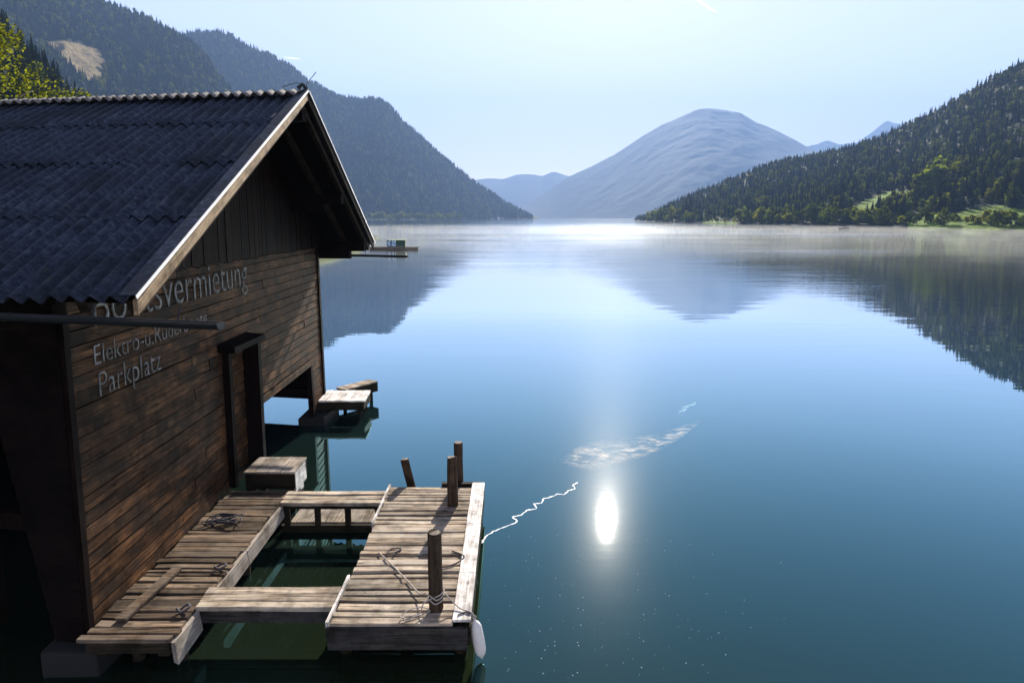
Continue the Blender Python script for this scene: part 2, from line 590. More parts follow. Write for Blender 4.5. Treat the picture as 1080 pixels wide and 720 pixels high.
_nt.links.new(_f, _pv.inputs["Density"])
_nt.links.new(_pv.outputs[0], _nt.nodes["Material Output"].inputs["Volume"])
M_mist.cycles.volume_step_rate = 1.0
ms = MB()
ms.box((-150, 42, 0.02), (330, 470, 0.9))
tag(ms.build("mist", M_mist), kind="stuff")


# ------------------------------------------------------------------ mountains
def hill(name, ctrl, m, nu=260, nv=90, back=0.6, p=1.1, spur=0.12, skew=0.0, fine=0.02, nscale=1.0, seed=0.0, meadow_fn=None, droop=0):
    """ctrl: (px, py of the ridge, distance of the foot, distance of the ridge)"""
    xs = np.array([c[0] for c in ctrl], float)
    px = np.linspace(xs[0], xs[-1], nu)
    py = np.interp(px, xs, [c[1] for c in ctrl])
    k = np.ones(5) / 5
    py = np.convolve(np.pad(py, 2, 'edge'), k, 'valid')
    df = np.interp(px, xs, [c[2] for c in ctrl])
    dr = np.interp(px, xs, [c[3] for c in ctrl])
    u, v = (px - 540) / F, (py - 360) / F
    dx, dy, dz = u, CP - SP * v, -(SP + CP * v)
    hl = np.hypot(dx, dy)
    dx, dy, el = dx / hl, dy / hl, dz / hl
    zr = CAM_Z + dr * el
    t = np.concatenate([np.linspace(0, 1, nv), np.linspace(1, 1 + back, nv // 4)[1:]])
    T = t[None, :]
    D = np.where(T <= 1, df[:, None] + (dr - df)[:, None] * T, dr[:, None] + (dr - df)[:, None] * (T - 1) * 1.2)
    X, Y = dx[:, None] * D, dy[:, None] * D
    prof = np.where(T <= 1, np.clip(T, 0, 1) ** p, np.clip(1 - (T - 1) / back, 0, 1) ** 1.2)
    Z = zr[:, None] * prof - 2.0 * (T == 0) - 40 * np.clip(T - 1 - back * 0.98, 0, 1)
    L = np.mean(dr) * 0.22 * nscale
    sp = fbm((X + skew * Y) / L + seed, Y / L * 0.35 + seed * 2, 5, True)
    env = np.where(T <= 1, np.clip(T * 5, 0, 1) * np.clip((1 - T) * 4, 0, 1) ** 0.8, 0)
    Z = Z + spur * zr[:, None] * sp * env
    Z = Z + fine * zr[:, None] * fbm(X / L * 7 + seed, Y / L * 7, 4) * np.clip(T * 8, 0, 1)
    me = grid_mesh(name, X, Y, Z)
    if meadow_fn is not None:
        PX, PY = project(X, Y, Z)
        mk = (meadow_fn(PX, PY) * (T <= 1)).astype(np.float32)
        at = me.attributes.new("meadow", 'FLOAT', 'POINT')
        at.data.foreach_set("value", mk.ravel())
    else:
        mk = np.zeros_like(X)
    o = link(name, me, m)
    tag(o, kind="structure")
    return dict(o=o, X=X, Y=Y, Z=Z, M=mk, T=np.broadcast_to(T, X.shape))


def poly_mask(poly):
    poly = np.array(poly, float)

    def f(x, y):
        ins = np.zeros(x.shape, bool)
        j = len(poly) - 1
        for i in range(len(poly)):
            xi, yi = poly[i]
            xj, yj = poly[j]
            c = ((yi > y) != (yj > y)) & (x < (xj - xi) * (y - yi) / (yj - yi + 1e-9) + xi)
            ins ^= c
            j = i
        return ins
    return f


def union(*fs):
    def f(x, y):
        r = fs[0](x, y)
        for g in fs[1:]: r = r | g(x, y)
        return r.astype(float)
    return f


FOREST = [(0.004, 0.008, 0.004), (0.009, 0.015, 0.006), (0.022, 0.028, 0.009)]
FORFAR = [(0.005, 0.010, 0.005), (0.012, 0.020, 0.009), (0.026, 0.033, 0.014)]
M_hA = hill_mat("left_slope", FOREST, meadow=(0.22, 0.165, 0.07), scale=0.03)
M_hR = hill_mat("right_slope", FOREST, meadow=(0.13, 0.20, 0.012), scale=0.06, bdist=2.0)
M_far = hill_mat("far_slope", FORFAR, scale=0.012, bump=0.4, bdist=7.0)
M_far2 = hill_mat("farthest_slope", FORFAR, scale=0.006, bdist=30.0)

hill("distant_peaks", [(780, 165, 8500, 9500), (850, 155, 8500, 9500), (862, 152, 8500, 9500), (873, 148, 8500, 9500), (886, 153, 8500, 9500), (905, 150, 8500, 9500),
                       (922, 138, 8500, 9500), (935, 127, 8500, 9500), (942, 130, 8500, 9500), (960, 131, 8500, 9500), (1000, 140, 8500, 9500), (1100, 150, 8500, 9500)], M_far2, spur=0.05, seed=3)
hill("distant_hills", [(420, 215, 7000, 9000), (500, 190, 7000, 9000), (515, 188, 7000, 9000), (530, 189, 7000, 9000), (546, 184, 7000, 9000), (562, 184, 7000, 9000), (572, 186, 7000, 9000),
                       (584, 181, 7000, 9000), (600, 186, 7000, 9000), (640, 180, 7000, 9000), (700, 190, 7000, 9000)], M_far2, spur=0.06, seed=8)
hill("central_mountain", [(470, 231, 5600, 6000), (540, 222, 5400, 6300), (560, 213, 5300, 6400), (580, 200, 5200, 6500), (600, 186, 5000, 6500), (625, 175, 4700, 6500), (650, 162, 4400, 6500),
                          (680, 142, 4200, 6500), (700, 131, 4000, 6500), (720, 122, 3900, 6500), (735, 116, 3900, 6500), (750, 113.5, 3900, 6500), (765, 116.5, 3900, 6500), (782, 120, 3900, 6500), (800, 130, 3900, 6500),
                          (820, 138, 3900, 6500), (850, 154, 3900, 6500), (880, 168, 3900, 6300), (920, 190, 3900, 6000), (960, 215, 3900, 5600)],
     M_far, nu=420, nv=160, spur=0.03, skew=-0.9, fine=0.008, nscale=0.55, seed=5)
hill("left_headland", [(440, 205, 2000, 2400), (480, 212, 2200, 2500), (520, 220, 2300, 2550), (545, 225, 2350, 2560), (560, 226.5, 2360, 2560), (566, 229, 2370, 2560), (570, 231, 2370, 2560)], M_hA, nu=120, nv=40, spur=0.04, seed=1)
HB = hill("left_mountain", [(60, 60, 1500, 2300), (120, 45, 1500, 2300), (185, 38, 1500, 2300), (215, 36, 1500, 2300), (240, 38, 1500, 2300), (265, 48, 1500, 2300), (300, 66, 1500, 2320), (322, 84, 1500, 2350),
                            (345, 97, 1500, 2400), (365, 103, 1520, 2430), (380, 105, 1550, 2450), (395, 103, 1600, 2480), (408, 110, 1650, 2480), (430, 132, 1750, 2500), (450, 150, 1850, 2500),
                            (470, 167, 1950, 2520), (500, 192, 2100, 2540), (530, 212, 2250, 2560), (550, 223, 2330, 2560), (562, 230, 2380, 2560)],
          M_hA, nu=420, nv=140, spur=0.13, skew=0.7, fine=0.03, nscale=0.8, seed=2)
clear = poly_mask([(50, 45), (66, 42), (104, 52), (112, 66), (106, 86), (92, 84), (74, 68), (58, 56)])
HA = hill("left_foothill", [(-160, -120, 700, 1500), (-40, -80, 700, 1500), (60, -30, 700, 1500), (110, 2, 750, 1500), (135, 13, 780, 1500), (160, 24, 800, 1500), (180, 33, 850, 1500), (195, 40, 900, 1500), (215, 58, 950, 1480),
                            (235, 84, 1000, 1460), (262, 120, 1050, 1420), (300, 160, 1100, 1400), (340, 200, 1150, 1380), (365, 222, 1200, 1370), (385, 230, 1250, 1360)],
          M_hA, nu=300, nv=140, spur=0.07, skew=0.4, fine=0.02, nscale=0.8, seed=4, meadow_fn=union(clear))
HS = hill("left_spur", [(-330, -160, 75, 330), (-150, -70, 75, 330), (-40, 8, 80, 330), (0, 33, 85, 330), (25, 55, 90, 330), (45, 74, 95, 330), (70, 100, 100, 330), (95, 125, 110, 330), (130, 160, 120, 330), (180, 200, 140, 330), (230, 228, 170, 330), (250, 232, 180, 330)],
          M_hA, nu=140, nv=60, spur=0.03, seed=6)
mead = union(poly_mask([(890, 230), (898, 221), (912, 211), (938, 202), (980, 201), (976, 205), (946, 212), (925, 220), (905, 231)]),  # first strip shaped to the sunlit edge of a shaded meadow
             poly_mask([(955, 230), (975, 226), (1010, 224), (1050, 216), (1072, 220), (1100, 222), (1100, 245), (960, 245)]),
             poly_mask([(742, 233), (752, 232.4), (776, 234), (778, 236), (740, 236)]))
HR = hill("right_hillside", [(668, 231.5, 1280, 1310), (678, 230, 1050, 1300), (690, 225, 900, 1150), (705, 217, 780, 1080), (725, 208, 690, 1030), (760, 194, 600, 1000), (800, 178, 530, 1000), (830, 169, 490, 1000), (850, 166, 470, 1000), (880, 161, 445, 980),
                             (905, 154, 425, 960), (930, 146, 410, 950), (950, 136, 395, 940), (975, 124, 380, 930), (1000, 111, 370, 920), (1020, 99, 360, 910), (1040, 87, 350, 900), (1060, 76, 345, 900), (1080, 67, 340, 900), (1130, 45, 330, 900),
                             (1250, 20, 310, 900), (1500, 0, 280, 900)],
          M_hR, nu=420, nv=120, p=1.35, spur=0.08, skew=-0.6, fine=0.02, nscale=0.6, seed=9, meadow_fn=mead)

# bank on which the tree behind the boathouse stands
bk = MB()
pts = []
for i in range(40):
    yy = -380 + i * 14
    pts.append((-19 - 3.5 * math.sin(yy * 0.05) - 0.05 * max(0, yy), yy))
n0 = len(pts)
vs = [(x, y, -0.4) for x, y in pts] + [(x - 3.5, y, 0.9) for x, y in pts] + [(x - 60, y, 6.0) for x, y in pts] + [(x - 320, y, 50.0) for x, y in pts]
fs = [(r * n0 + i, r * n0 + i + 1, (r + 1) * n0 + i + 1, (r + 1) * n0 + i) for r in range(3) for i in range(n0 - 1)]
bk.add(vs, fs)
M_bank = hill_mat("bank_grass", [(0.02, 0.03, 0.012), (0.05, 0.07, 0.02), (0.09, 0.11, 0.03)], scale=1.2, bdist=0.1)
tag(bk.build("lake_bank", M_bank, smooth=True), kind="structure")

# ------------------------------------------------------------------ trees
M_con = foliage("conifer_needles", (0.004, 0.008, 0.004), (0.014, 0.021, 0.006), 0.12, False)
M_conA = foliage("larch_needles", (0.045, 0.044, 0.008), (0.028, 0.042, 0.008), 0.2, False)
M_leaf = foliage("broadleaf", (0.030, 0.050, 0.008), (0.085, 0.10, 0.012), 0.40)
M_leafN = foliage("yellowing_leaf", (0.085, 0.10, 0.014), (0.085, 0.10, 0.014), 0.5)


def conifer_mesh(name, mat, seed, tiers=9, n=11):
    r = random.Random(seed)
    mb = MB()
    mb.tube([(0, 0, 0), (0, 0, 0.9)], [0.018, 0.004], 5)
    for k in range(tiers):
        f = k / (tiers - 1)
        z = 0.10 + 0.80 * f
        R = (0.20 - 0.175 * f) * r.uniform(0.85, 1.15)
        h = 0.17 - 0.06 * f
        cx, cy = r.uniform(-0.012, 0.012), r.uniform(-0.012, 0.012)
        ph = r.uniform(0, 6)
        for q in range(n):
            if r.random() < 0.10: continue
            a = ph + 2 * math.pi * q / n + r.uniform(-0.15, 0.15)
            rr = R * r.uniform(0.65, 1.2)
            hw = 2.5 * math.pi / n * 0.5
            tip = (cx + rr * math.cos(a), cy + rr * math.sin(a), z - h * 0.22 * r.uniform(0.3, 1.6))
            l = (cx + rr * 0.62 * math.cos(a - hw), cy + rr * 0.62 * math.sin(a - hw), z + h * 0.12)
            g = (cx + rr * 0.62 * math.cos(a + hw), cy + rr * 0.62 * math.sin(a + hw), z + h * 0.12)
            top = (cx * 0.5, cy * 0.5, z + h)
            mb.add([top, l, tip, g], [(0, 1, 2), (0, 2, 3)])
    me = bpy.data.meshes.new(name)
    me.from_pydata(mb.v, [], mb.f)
    me.materials.append(mat)
    return me


def broadleaf_mesh(name, mat, seed, lobes=9, leaves=420, leaf=0.055, tall=1.0):
    r = random.Random(seed)
    mb = MB()
    mb.tube([(0, 0, 0), (0.01, 0, 0.25), (0, 0.01, 0.55)], [0.028, 0.02, 0.008], 6)
    cs = []
    for k in range(lobes):
        a = r.uniform(0, 6.28)
        f = r.random()
        R = 0.24 * (1 - abs(f - 0.35)) * r.uniform(0.4, 1.0)
        cs.append((R * math.cos(a), R * math.sin(a), 0.15 + 0.62 * f * tall, r.uniform(0.12, 0.20)))
    for i in range(leaves):
        c = r.choice(cs)
        d = Vector((r.gauss(0, 1), r.gauss(0, 1), r.gauss(0, 1))).normalized()
        p = Vector(c[:3]) + d * c[3] * r.uniform(0.55, 1.08)
        nrm = (d + Vector((r.gauss(0, .6), r.gauss(0, .6), r.gauss(0, .6)))).normalized()
        a = nrm.orthogonal().normalized()
        b2 = nrm.cross(a)
        s = leaf * r.uniform(0.6, 1.4)
        mb.add([p + a * s, p + b2 * s * .8, p - a * s, p - b2 * s * .8], [(0, 1, 2, 3)])
    me = bpy.data.meshes.new(name)
    me.from_pydata(mb.v, [], mb.f)
    me.materials.append(mat)
    return me


CON = [conifer_mesh("conifer_tree", M_con, i) for i in range(3)] + [conifer_mesh("conifer_tree", M_conA, 9, 8, 9)]
BRO = [broadleaf_mesh("broadleaf_tree", M_leaf, i, tall=t) for i, t in ((21, 1.0), (22, 0.85), (23, 1.15))]
M_leafB = foliage("sunny_broadleaf", (0.075, 0.105, 0.012), (0.14, 0.15, 0.016), 0.45)  # brighter copy of the leaves, sunlight on the shore rows in the colour
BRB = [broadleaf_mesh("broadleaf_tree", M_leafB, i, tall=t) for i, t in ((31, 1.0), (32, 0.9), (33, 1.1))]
KINDS = CON + BRO                                    # instance index


def sample(H, n, exclude=True, seed=1, tmin=0.02, tmax=1.02):
    """n random points on a hill surface, weighted by area; returns xyz"""
    r = np.random.default_rng(seed)
    X, Y, Z, M, T = (H[k] for k in "XYZMT")
    P = np.stack([X, Y, Z], -1)
    a = P[:-1, :-1]; b = P[1:, :-1]; c = P[:-1, 1:]; d = P[1:, 1:]
    area = np.linalg.norm(np.cross(b - a, c - a), axis=-1)
    tt = T[:-1, :-1]
    area = area * ((tt >= tmin) & (tt <= tmax))
    if exclude:
        mm = np.maximum.reduce([M[:-1, :-1], M[1:, :-1], M[:-1, 1:], M[1:, 1:]])
        area = area * (mm < 0.5)
    pr = (area / area.sum()).ravel()
    k = r.choice(len(pr), n, p=pr)
    i, j = np.unravel_index(k, area.shape)
    u, v = r.random((2, n, 1))
    q = a[i, j] * (1 - u) * (1 - v) + b[i, j] * u * (1 - v) + c[i, j] * (1 - u) * v + d[i, j] * u * v
    return q


def forest(name, pts, hts, kinds, rots):
    me = bpy.data.meshes.new(name)
    me.vertices.add(len(pts))
    me.vertices.foreach_set("co", np.asarray(pts, np.float32).ravel())
    for nm, arr, ty in (("tree_scale", hts, 'FLOAT'), ("tree_turn", rots, 'FLOAT'), ("tree_kind", kinds, 'INT')):
        at = me.attributes.new(nm, ty, 'POINT')
        at.data.foreach_set("value", np.asarray(arr, np.int32 if ty == 'INT' else np.float32))
    o = link(name, me, None)
    ng = bpy.data.node_groups.new("scatter_" + name, 'GeometryNodeTree')
    ng.interface.new_socket("Geometry", in_out='INPUT', socket_type='NodeSocketGeometry')
    ng.interface.new_socket("Geometry", in_out='OUTPUT', socket_type='NodeSocketGeometry')
    gi, go = ng.nodes.new("NodeGroupInput"), ng.nodes.new("NodeGroupOutput")
    iop = ng.nodes.new("GeometryNodeInstanceOnPoints")
    g2i = ng.nodes.new("GeometryNodeGeometryToInstance")
    for T in reversed(KINDS_OBJ):
        oi = ng.nodes.new("GeometryNodeObjectInfo")
        oi.inputs[0].default_value = T
        oi.inputs["As Instance"].default_value = True
        ng.links.new(oi.outputs["Geometry"], JOIN_IN(ng, g2i))
    ng.nodes.remove(g2i)
    ng.links.new(gi.outputs[0], iop.inputs["Points"])
    ng.links.new(ng.nodes["join"].outputs[0], iop.inputs["Instance"])
    iop.inputs["Pick Instance"].default_value = True

    def attr(nm, ty):
        a = ng.nodes.new("GeometryNodeInputNamedAttribute")
        a.data_type = ty
        a.inputs[0].default_value = nm
        return a.outputs[0]
    ng.links.new(attr("tree_kind", 'INT'), iop.inputs["Instance Index"])
    ng.links.new(attr("tree_scale", 'FLOAT'), iop.inputs["Scale"])
    cx = ng.nodes.new("ShaderNodeCombineXYZ")
    ng.links.new(attr("tree_turn", 'FLOAT'), cx.inputs[2])
    ng.links.new(cx.outputs[0], iop.inputs["Rotation"])
    ng.links.new(iop.outputs[0], go.inputs[0])
    md = o.modifiers.new("scatter", 'NODES')
    md.node_group = ng
    tag(o, kind="stuff")
    return o


def JOIN_IN(ng, _):
    j = ng.nodes.get("join")
    if j is None:
        j = ng.nodes.new("GeometryNodeJoinGeometry")
        j.name = "join"
    return j.inputs[0]


KINDS_OBJ = [bpy.data.objects.new("tree_kind_%s" % "abcdefg"[i], me) for i, me in enumerate(KINDS)]   # sources, never linked to the scene


def pick_kinds(n, r, p):
    return r.choice(len(KINDS), n, p=p)


r_ = np.random.default_rng(5)
# left mountains: far-off woods
for nm, H, n, hh, p in (("forest_on_left_mountain", HB, 21000, (9, 17), [.27, .27, .27, .06, .05, .04, .04]),
                        ("forest_on_left_foothill", HA, 13000, (7, 15), [.28, .28, .28, .05, .04, .03, .04])):
    q = sample(H, n, seed=len(nm))
    forest(nm, q - np.array([0, 0, .5]), r_.uniform(*hh, n), pick_kinds(n, r_, p), r_.uniform(0, 6.28, n))

# right hillside and left spur: the trees that show largest are individuals, the rest one wood
q = sample(HR, 9500, seed=77, tmin=0.03)
kd = pick_kinds(len(q), r_, [.21, .20, .20, .08, .11, .10, .10])
ht = np.clip(r_.gamma(9, 1.25, len(q)), 5, 15) * np.clip(1.2 - np.linalg.norm(q, axis=1) / 1700, 0.6, 1) * np.where(kd >= 4, 0.8, 1.0)
q2 = sample(HS, 900, seed=78, tmin=0.1)
kd2 = pick_kinds(len(q2), r_, [.32, .32, .30, .0, .02, .02, .02])
ht2 = r_.uniform(6, 11, len(q2))
Q = np.concatenate([q, q2]); KD = np.concatenate([kd, kd2]); HT = np.concatenate([ht, ht2])
RT = r_.uniform(0, 6.28, len(Q))
SD = np.concatenate([np.zeros(len(q), int), np.ones(len(q2), int)])
PX, PY = project(Q[:, 0], Q[:, 1], Q[:, 2])
inview = (PX > 5) & (PX < 1075) & ((SD == 0) | ((PX < 130) & (PY < 118)))
app = HT / np.linalg.norm(Q, axis=1) * inview
con_i = np.where(KD < 4)[0]
con_i = con_i[np.argsort(-app[con_i])][:290]
bro_i = np.where(KD >= 4)[0]
bro_i = bro_i[np.argsort(-app[bro_i])][:190]
solo = set(con_i.tolist()) | set(bro_i.tolist())
LBL = {(True, 0): ("conifer_tree", "dark narrow conifer growing in the wood on the right hillside", "conifers on the right hillside"),
       (True, 1): ("conifer_tree", "dark conifer on the near wooded spur behind the boathouse roof", "conifers on the spur behind the boathouse"),
       (False, 0): ("broadleaf_tree", "rounded green broadleaf tree among the conifers on the right hillside", "broadleaf trees on the right hillside"),
       (False, 1): ("broadleaf_tree", "rounded broadleaf tree on the near wooded spur behind the boathouse roof", "broadleaf trees on the spur behind the boathouse")}
for i in sorted(solo):
    nm, lb, gp = LBL[(bool(KD[i] < 4), int(SD[i]))]
    o = bpy.data.objects.new(nm, KINDS[KD[i]])
    COL.objects.link(o)
    o.location = Q[i] - np.array([0, 0, .3])
    o.rotation_euler = (0, 0, RT[i])
    o.scale = (HT[i] * 1.05,) * 2 + (HT[i],)
    tag(o, lb, "tree", gp)
rest = np.array([i for i in range(len(Q)) if i not in solo])
for nm, k in (("forest_on_right_hillside", 0), ("forest_on_left_spur", 1)):
    s = rest[SD[rest] == k]
    forest(nm, Q[s] - np.array([0, 0, .3]), HT[s], KD[s], RT[s])


# rows of broadleaf trees along both shores
def shore_trees(lst, label, group, seed):
    r = random.Random(seed)
    for px, base_y, d, hpx in lst:
        rr = ray(px, base_y)
        hl = math.hypot(rr.x, rr.y)
        x, y = rr.x / hl * d, rr.y / hl * d
        h = hpx / 733 * d
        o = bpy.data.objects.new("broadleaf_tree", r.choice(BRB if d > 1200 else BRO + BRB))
        COL.objects.link(o)
        o.location = (x, y, max(0.1, CAM_Z + d * rr.z / hl))
        o.rotation_euler = (0, 0, r.uniform(0, 6.28))
        wd = h * r.uniform(1.05, 1.5)
        o.scale = (wd, wd, h)
        tag(o, label, "tree", group)


r = random.Random(3)
xs_ = [668, 678, 690, 705, 725, 760, 800, 830, 850, 880, 905, 930, 950, 975, 1000, 1020, 1040, 1060, 1080, 1130]
fs_ = [1280, 1050, 900, 780, 690, 600, 530, 490, 470, 445, 425, 410, 395, 380, 370, 360, 350, 345, 340, 330]
row = []
x = 684.0
while x < 1095:
    d = float(np.interp(x, xs_, fs_)) + r.uniform(4, 22)
    big = 5.5 + r.gammavariate(3, 1.7)
    if x < 930 and r.random() < .6: big += 4
    if 742 < x < 775: big = r.uniform(3, 6)
    row.append((x, 229 + 4.2 / d * 733, d, min(big, 20)))
    x += r.uniform(2.5, 7) if x < 940 else r.uniform(3, 9)
for x, y, hh in ((985, 214, 46), (990, 220, 30), (973, 216, 38), (1000, 212, 40), (1043, 212, 20), (1056, 208, 22), (1069, 206, 34), (1080, 205, 36), (1078, 232, 26), (1016, 222, 12), (945, 222, 26), (962, 220, 18), (1033, 216, 18)):
    row.append((x, y + 4, 460 + (240 - y) * 1.2, hh))
shore_trees(row, "round sunlit broadleaf tree in the row along the right shore", "broadleaf trees along the right shore", 5)
row = []
x = 384.0
while x < 486:
    d = 1495 + max(0, x - 400) * 2.3 + r.uniform(-10, 10)
    row.append((x, 231.0, d, r.uniform(4, 8.5)))
    x += r.uniform(1.6, 3.6)
shore_trees(row, "small sunlit tree in the far green strip along the left shore", "trees along the far left shore", 6)
for x, hh in ((719.5, 20), (723, 26), (727, 27), (700, 17), (704, 19)):
    d = float(np.interp(x, xs_, fs_)) + 40
    rr = ray(x, 232)
    hl = math.hypot(rr.x, rr.y)
    o = bpy.data.objects.new("conifer_tree", CON[int(x) % 3])
    COL.objects.link(o)
    o.location = (rr.x / hl * d, rr.y / hl * d, 1.0)
    h = hh / 733 * d
    o.scale = (h * 1.2, h * 1.2, h)
    tag(o, "tall dark conifer standing out at the tip of the right shore", "tree", "tall conifers at the tip of the right shore")

# big yellowing tree behind the boathouse roof
tp = Vector((-19.9, 26.5, 0.3))
tree = thing("yellowing_tree", "yellow green leafy tree behind the boathouse ridge at the left edge", "tree", tp)
tk = MB()
tk.tube([tp, tp + Vector((0.2, 0, 3)), tp + Vector((0.1, 0.2, 6.5)), tp + Vector((0.3, 0.1, 10))], [0.32, 0.25, 0.15, 0.04], 10)
lobes = []
for k in range(40):
    a = rng.uniform(0, 6.28)
    f = rng.random()
    R = 3.7 * math.sqrt(max(0.12, 1 - (1.7 * f - 0.75) ** 2)) * rng.uniform(0.3, 1)
    c = tp + Vector((R * math.cos(a), R * math.sin(a), 3.0 + 8.6 * f))
    lobes.append((c, rng.uniform(0.5, 1.1)))
    tk.tube([tp + Vector((0.15, 0.1, max(2.0, c.z - tp.z - 2.2))), (tp + Vector((0, 0, c.z - tp.z - 0.8)) + c) / 2 + Vector((0, 0, -.2)), c], [0.09, 0.05, 0.015], 5)
tk.build("trunk", M_trunk, tree, smooth=True)
cr = MB()
for i in range(17000):
    c, R = rng.choice(lobes)
    d = Vector((rng.gauss(0, 1), rng.gauss(0, 1), rng.gauss(0, 1))).normalized()
    p = c + d * R * rng.uniform(0.3, 1.15)
    nrm = Vector((rng.gauss(0, 1), rng.gauss(0, 1), rng.gauss(0, 1) + .5)).normalized()
    a = nrm.orthogonal().normalized()
    b2 = nrm.cross(a)
    s = rng.uniform(0.035, 0.085)
    cr.add([p + a * s, p + b2 * s * .6, p - a * s, p - b2 * s * .6], [(0, 1, 2, 3)])
cr.build("crown", M_leafN, tree)

# ------------------------------------------------------------------ boathouse
A0 = Vector((-4.72, 6.94, 0))
WA = math.radians(-1.0)
WD = Vector((math.sin(WA), math.cos(WA), 0))      # along the gable wall
WN = Vector((math.cos(WA), -math.sin(WA), 0))     # out of the wall, over the water
WL = 10.15


def W(t, z, out=0.0):
    return A0 + WD * t + WN * (out + 0.030 * (z - 1.9) * (1 - t / WL)) + Vector((0, 0, z))     # the old wall leans a little


EL, ER = Vector((-3.25, 5.8, 4.27)), Vector((-3.68, 18.2, 4.27))
AP = (EL + ER) / 2 + Vector((0, 0, 2.77))
SK = math.radians(10)
RD = Vector((-math.cos(SK), math.sin(SK), 0))     # ridge direction, away from the gable
RL = 8.6


def roof_z(p):
    g = ER - EL
    # p = EL + tau g + s RD
    det = g.x * RD.y - g.y * RD.x
    qx, qy = p.x - EL.x, p.y - EL.y
    tau = (qx * RD.y - qy * RD.x) / det
    return EL.z + (AP.z - EL.z) * (1 - abs(2 * tau - 1))


house = thing("boathouse", "dark weathered wooden boathouse with corrugated roof and painted lettering on its gable", "boathouse", tuple(A0))

# gable wall: lapped boards
gw = MB()
z, ex = 0.30, 0.168
while z < 4.24:
    spans = [(0.10, WL)] if z > 1.62 else [(0.10, 5.55), (9.15, WL)]
    for s0, s1 in spans:
        zz = z
        if s1 > 6 and s0 < 1 and z < 0.45: continue
        if s0 < 1 and z < 0.44: zz = 0.44
        t = s0
        while t < s1 - 0.01:
            e = min(s1, t + rng.uniform(2.2, 4.5))
            if s1 - e < 0.8: e = s1
            top = min(zz + ex - rng.uniform(0.009, 0.022), 4.30)
            j = rng.uniform(-0.006, 0.006)
            a, b_ = t + 0.002, e - 0.002
            o1, o2 = 0.030 + j, 0.018 + j
            gw.hexa([W(a, zz, -0.02), W(a, zz, o1), W(b_, zz + rng.uniform(-.003, .003), o1), W(b_, zz, -0.02),
                     W(a, top, -0.02), W(a, top, o2), W(b_, top, o2), W(b_, top, -0.02)])
            t = e
    z += ex
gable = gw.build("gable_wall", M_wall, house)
bk_ = MB()  # added dark sheet, keeps light from leaking through the board gaps
for s0, s1, z0, z1 in ((0.1, 5.54, 0.45, 4.3), (5.54, 9.16, 1.63, 4.3), (9.16, WL, 0.31, 4.3)):
    bk_.hexa([W(s0, z0, -0.05), W(s0, z0, -0.022), W(s1, z0, -0.022), W(s1, z0, -0.05), W(s0, z1, -0.05), W(s0, z1, -0.022), W(s1, z1, -0.022), W(s1, z1, -0.05)])
bk_.build("wall_backing", M_dark, house)

# painted lettering
M_paint, nt, b = new_mat("faded_white_paint")
tc = nd(nt, "ShaderNodeTexCoord")
n = nd(nt, "ShaderNodeTexNoise", i_Scale=7.0, i_Detail=6.0, i_Roughness=0.7)
nt.links.new(tc.outputs["Object"], n.inputs["Vector"])
nt.links.new(ramp(nt, n.outputs["Fac"], [(0.34, (0.022, 0.016, 0.012)), (0.48, (0.075, 0.07, 0.065)), (0.66, (0.18, 0.175, 0.17))]), b.inputs["Base Color"])
b.inputs["Roughness"].default_value = 0.85


def lettering(txt, t0, t1, zb, cap):
    cu = bpy.data.curves.new("text", 'FONT')
    cu.body = txt
    cu.size = 1.0
    cu.extrude = 0.0
    cu.offset = -0.008
    cu.resolution_u = 3
    o = bpy.data.objects.new("text", cu)
    COL.objects.link(o)
    bpy.context.view_layer.update()
    me = bpy.data.meshes.new_from_object(o.evaluated_get(bpy.context.evaluated_depsgraph_get()))
    bpy.data.objects.remove(o)
    co = np.empty(len(me.vertices) * 3, np.float32)
    me.vertices.foreach_get("co", co)
    co = co.reshape(-1, 3)
    x0, x1 = co[:, 0].min(), co[:, 0].max()
    res = []
    for x, y, _ in co:
        t = t0 + (x - x0) / (x1 - x0) * (t1 - t0)
        res.append(tuple(W(t, zb + y / 0.72 * cap, 0.0370)))
    me.vertices.foreach_set("co", np.array(res, np.float32).ravel())
    me.name = "painted_lettering"
    me.materials.clear()
    o = bpy.data.objects.new("painted_lettering", me)
    COL.objects.link(o)
    me.materials.append(M_paint)
    o.parent = gable
    so = o.modifiers.new("thickness", 'SOLIDIFY')
    so.thickness = 0.002
    return o


lettering("Bootsvermietung", 0.55, 5.3, 3.80, 0.52)["label"] = "faded white word Bootsvermietung"
lettering("Elektro-u.Ruderboote", 0.5, 3.5, 3.375, 0.24)["label"] = "faded white words Elektro-u.Ruderboote"
lettering("Parkplatz", 0.55, 1.98, 3.00, 0.30)["label"] = "faded white word Parkplatz"

# vertical boards in the gable
gv = MB()
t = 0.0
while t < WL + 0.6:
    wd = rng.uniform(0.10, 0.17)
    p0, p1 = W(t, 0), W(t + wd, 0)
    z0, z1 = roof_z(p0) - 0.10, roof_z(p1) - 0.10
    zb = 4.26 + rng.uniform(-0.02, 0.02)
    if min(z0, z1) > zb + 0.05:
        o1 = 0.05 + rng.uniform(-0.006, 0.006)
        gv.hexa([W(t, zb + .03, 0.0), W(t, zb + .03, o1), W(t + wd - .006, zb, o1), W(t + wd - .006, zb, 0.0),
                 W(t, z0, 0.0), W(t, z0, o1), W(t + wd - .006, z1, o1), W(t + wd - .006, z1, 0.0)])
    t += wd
gv.build("gable_cladding", M_vert, house)

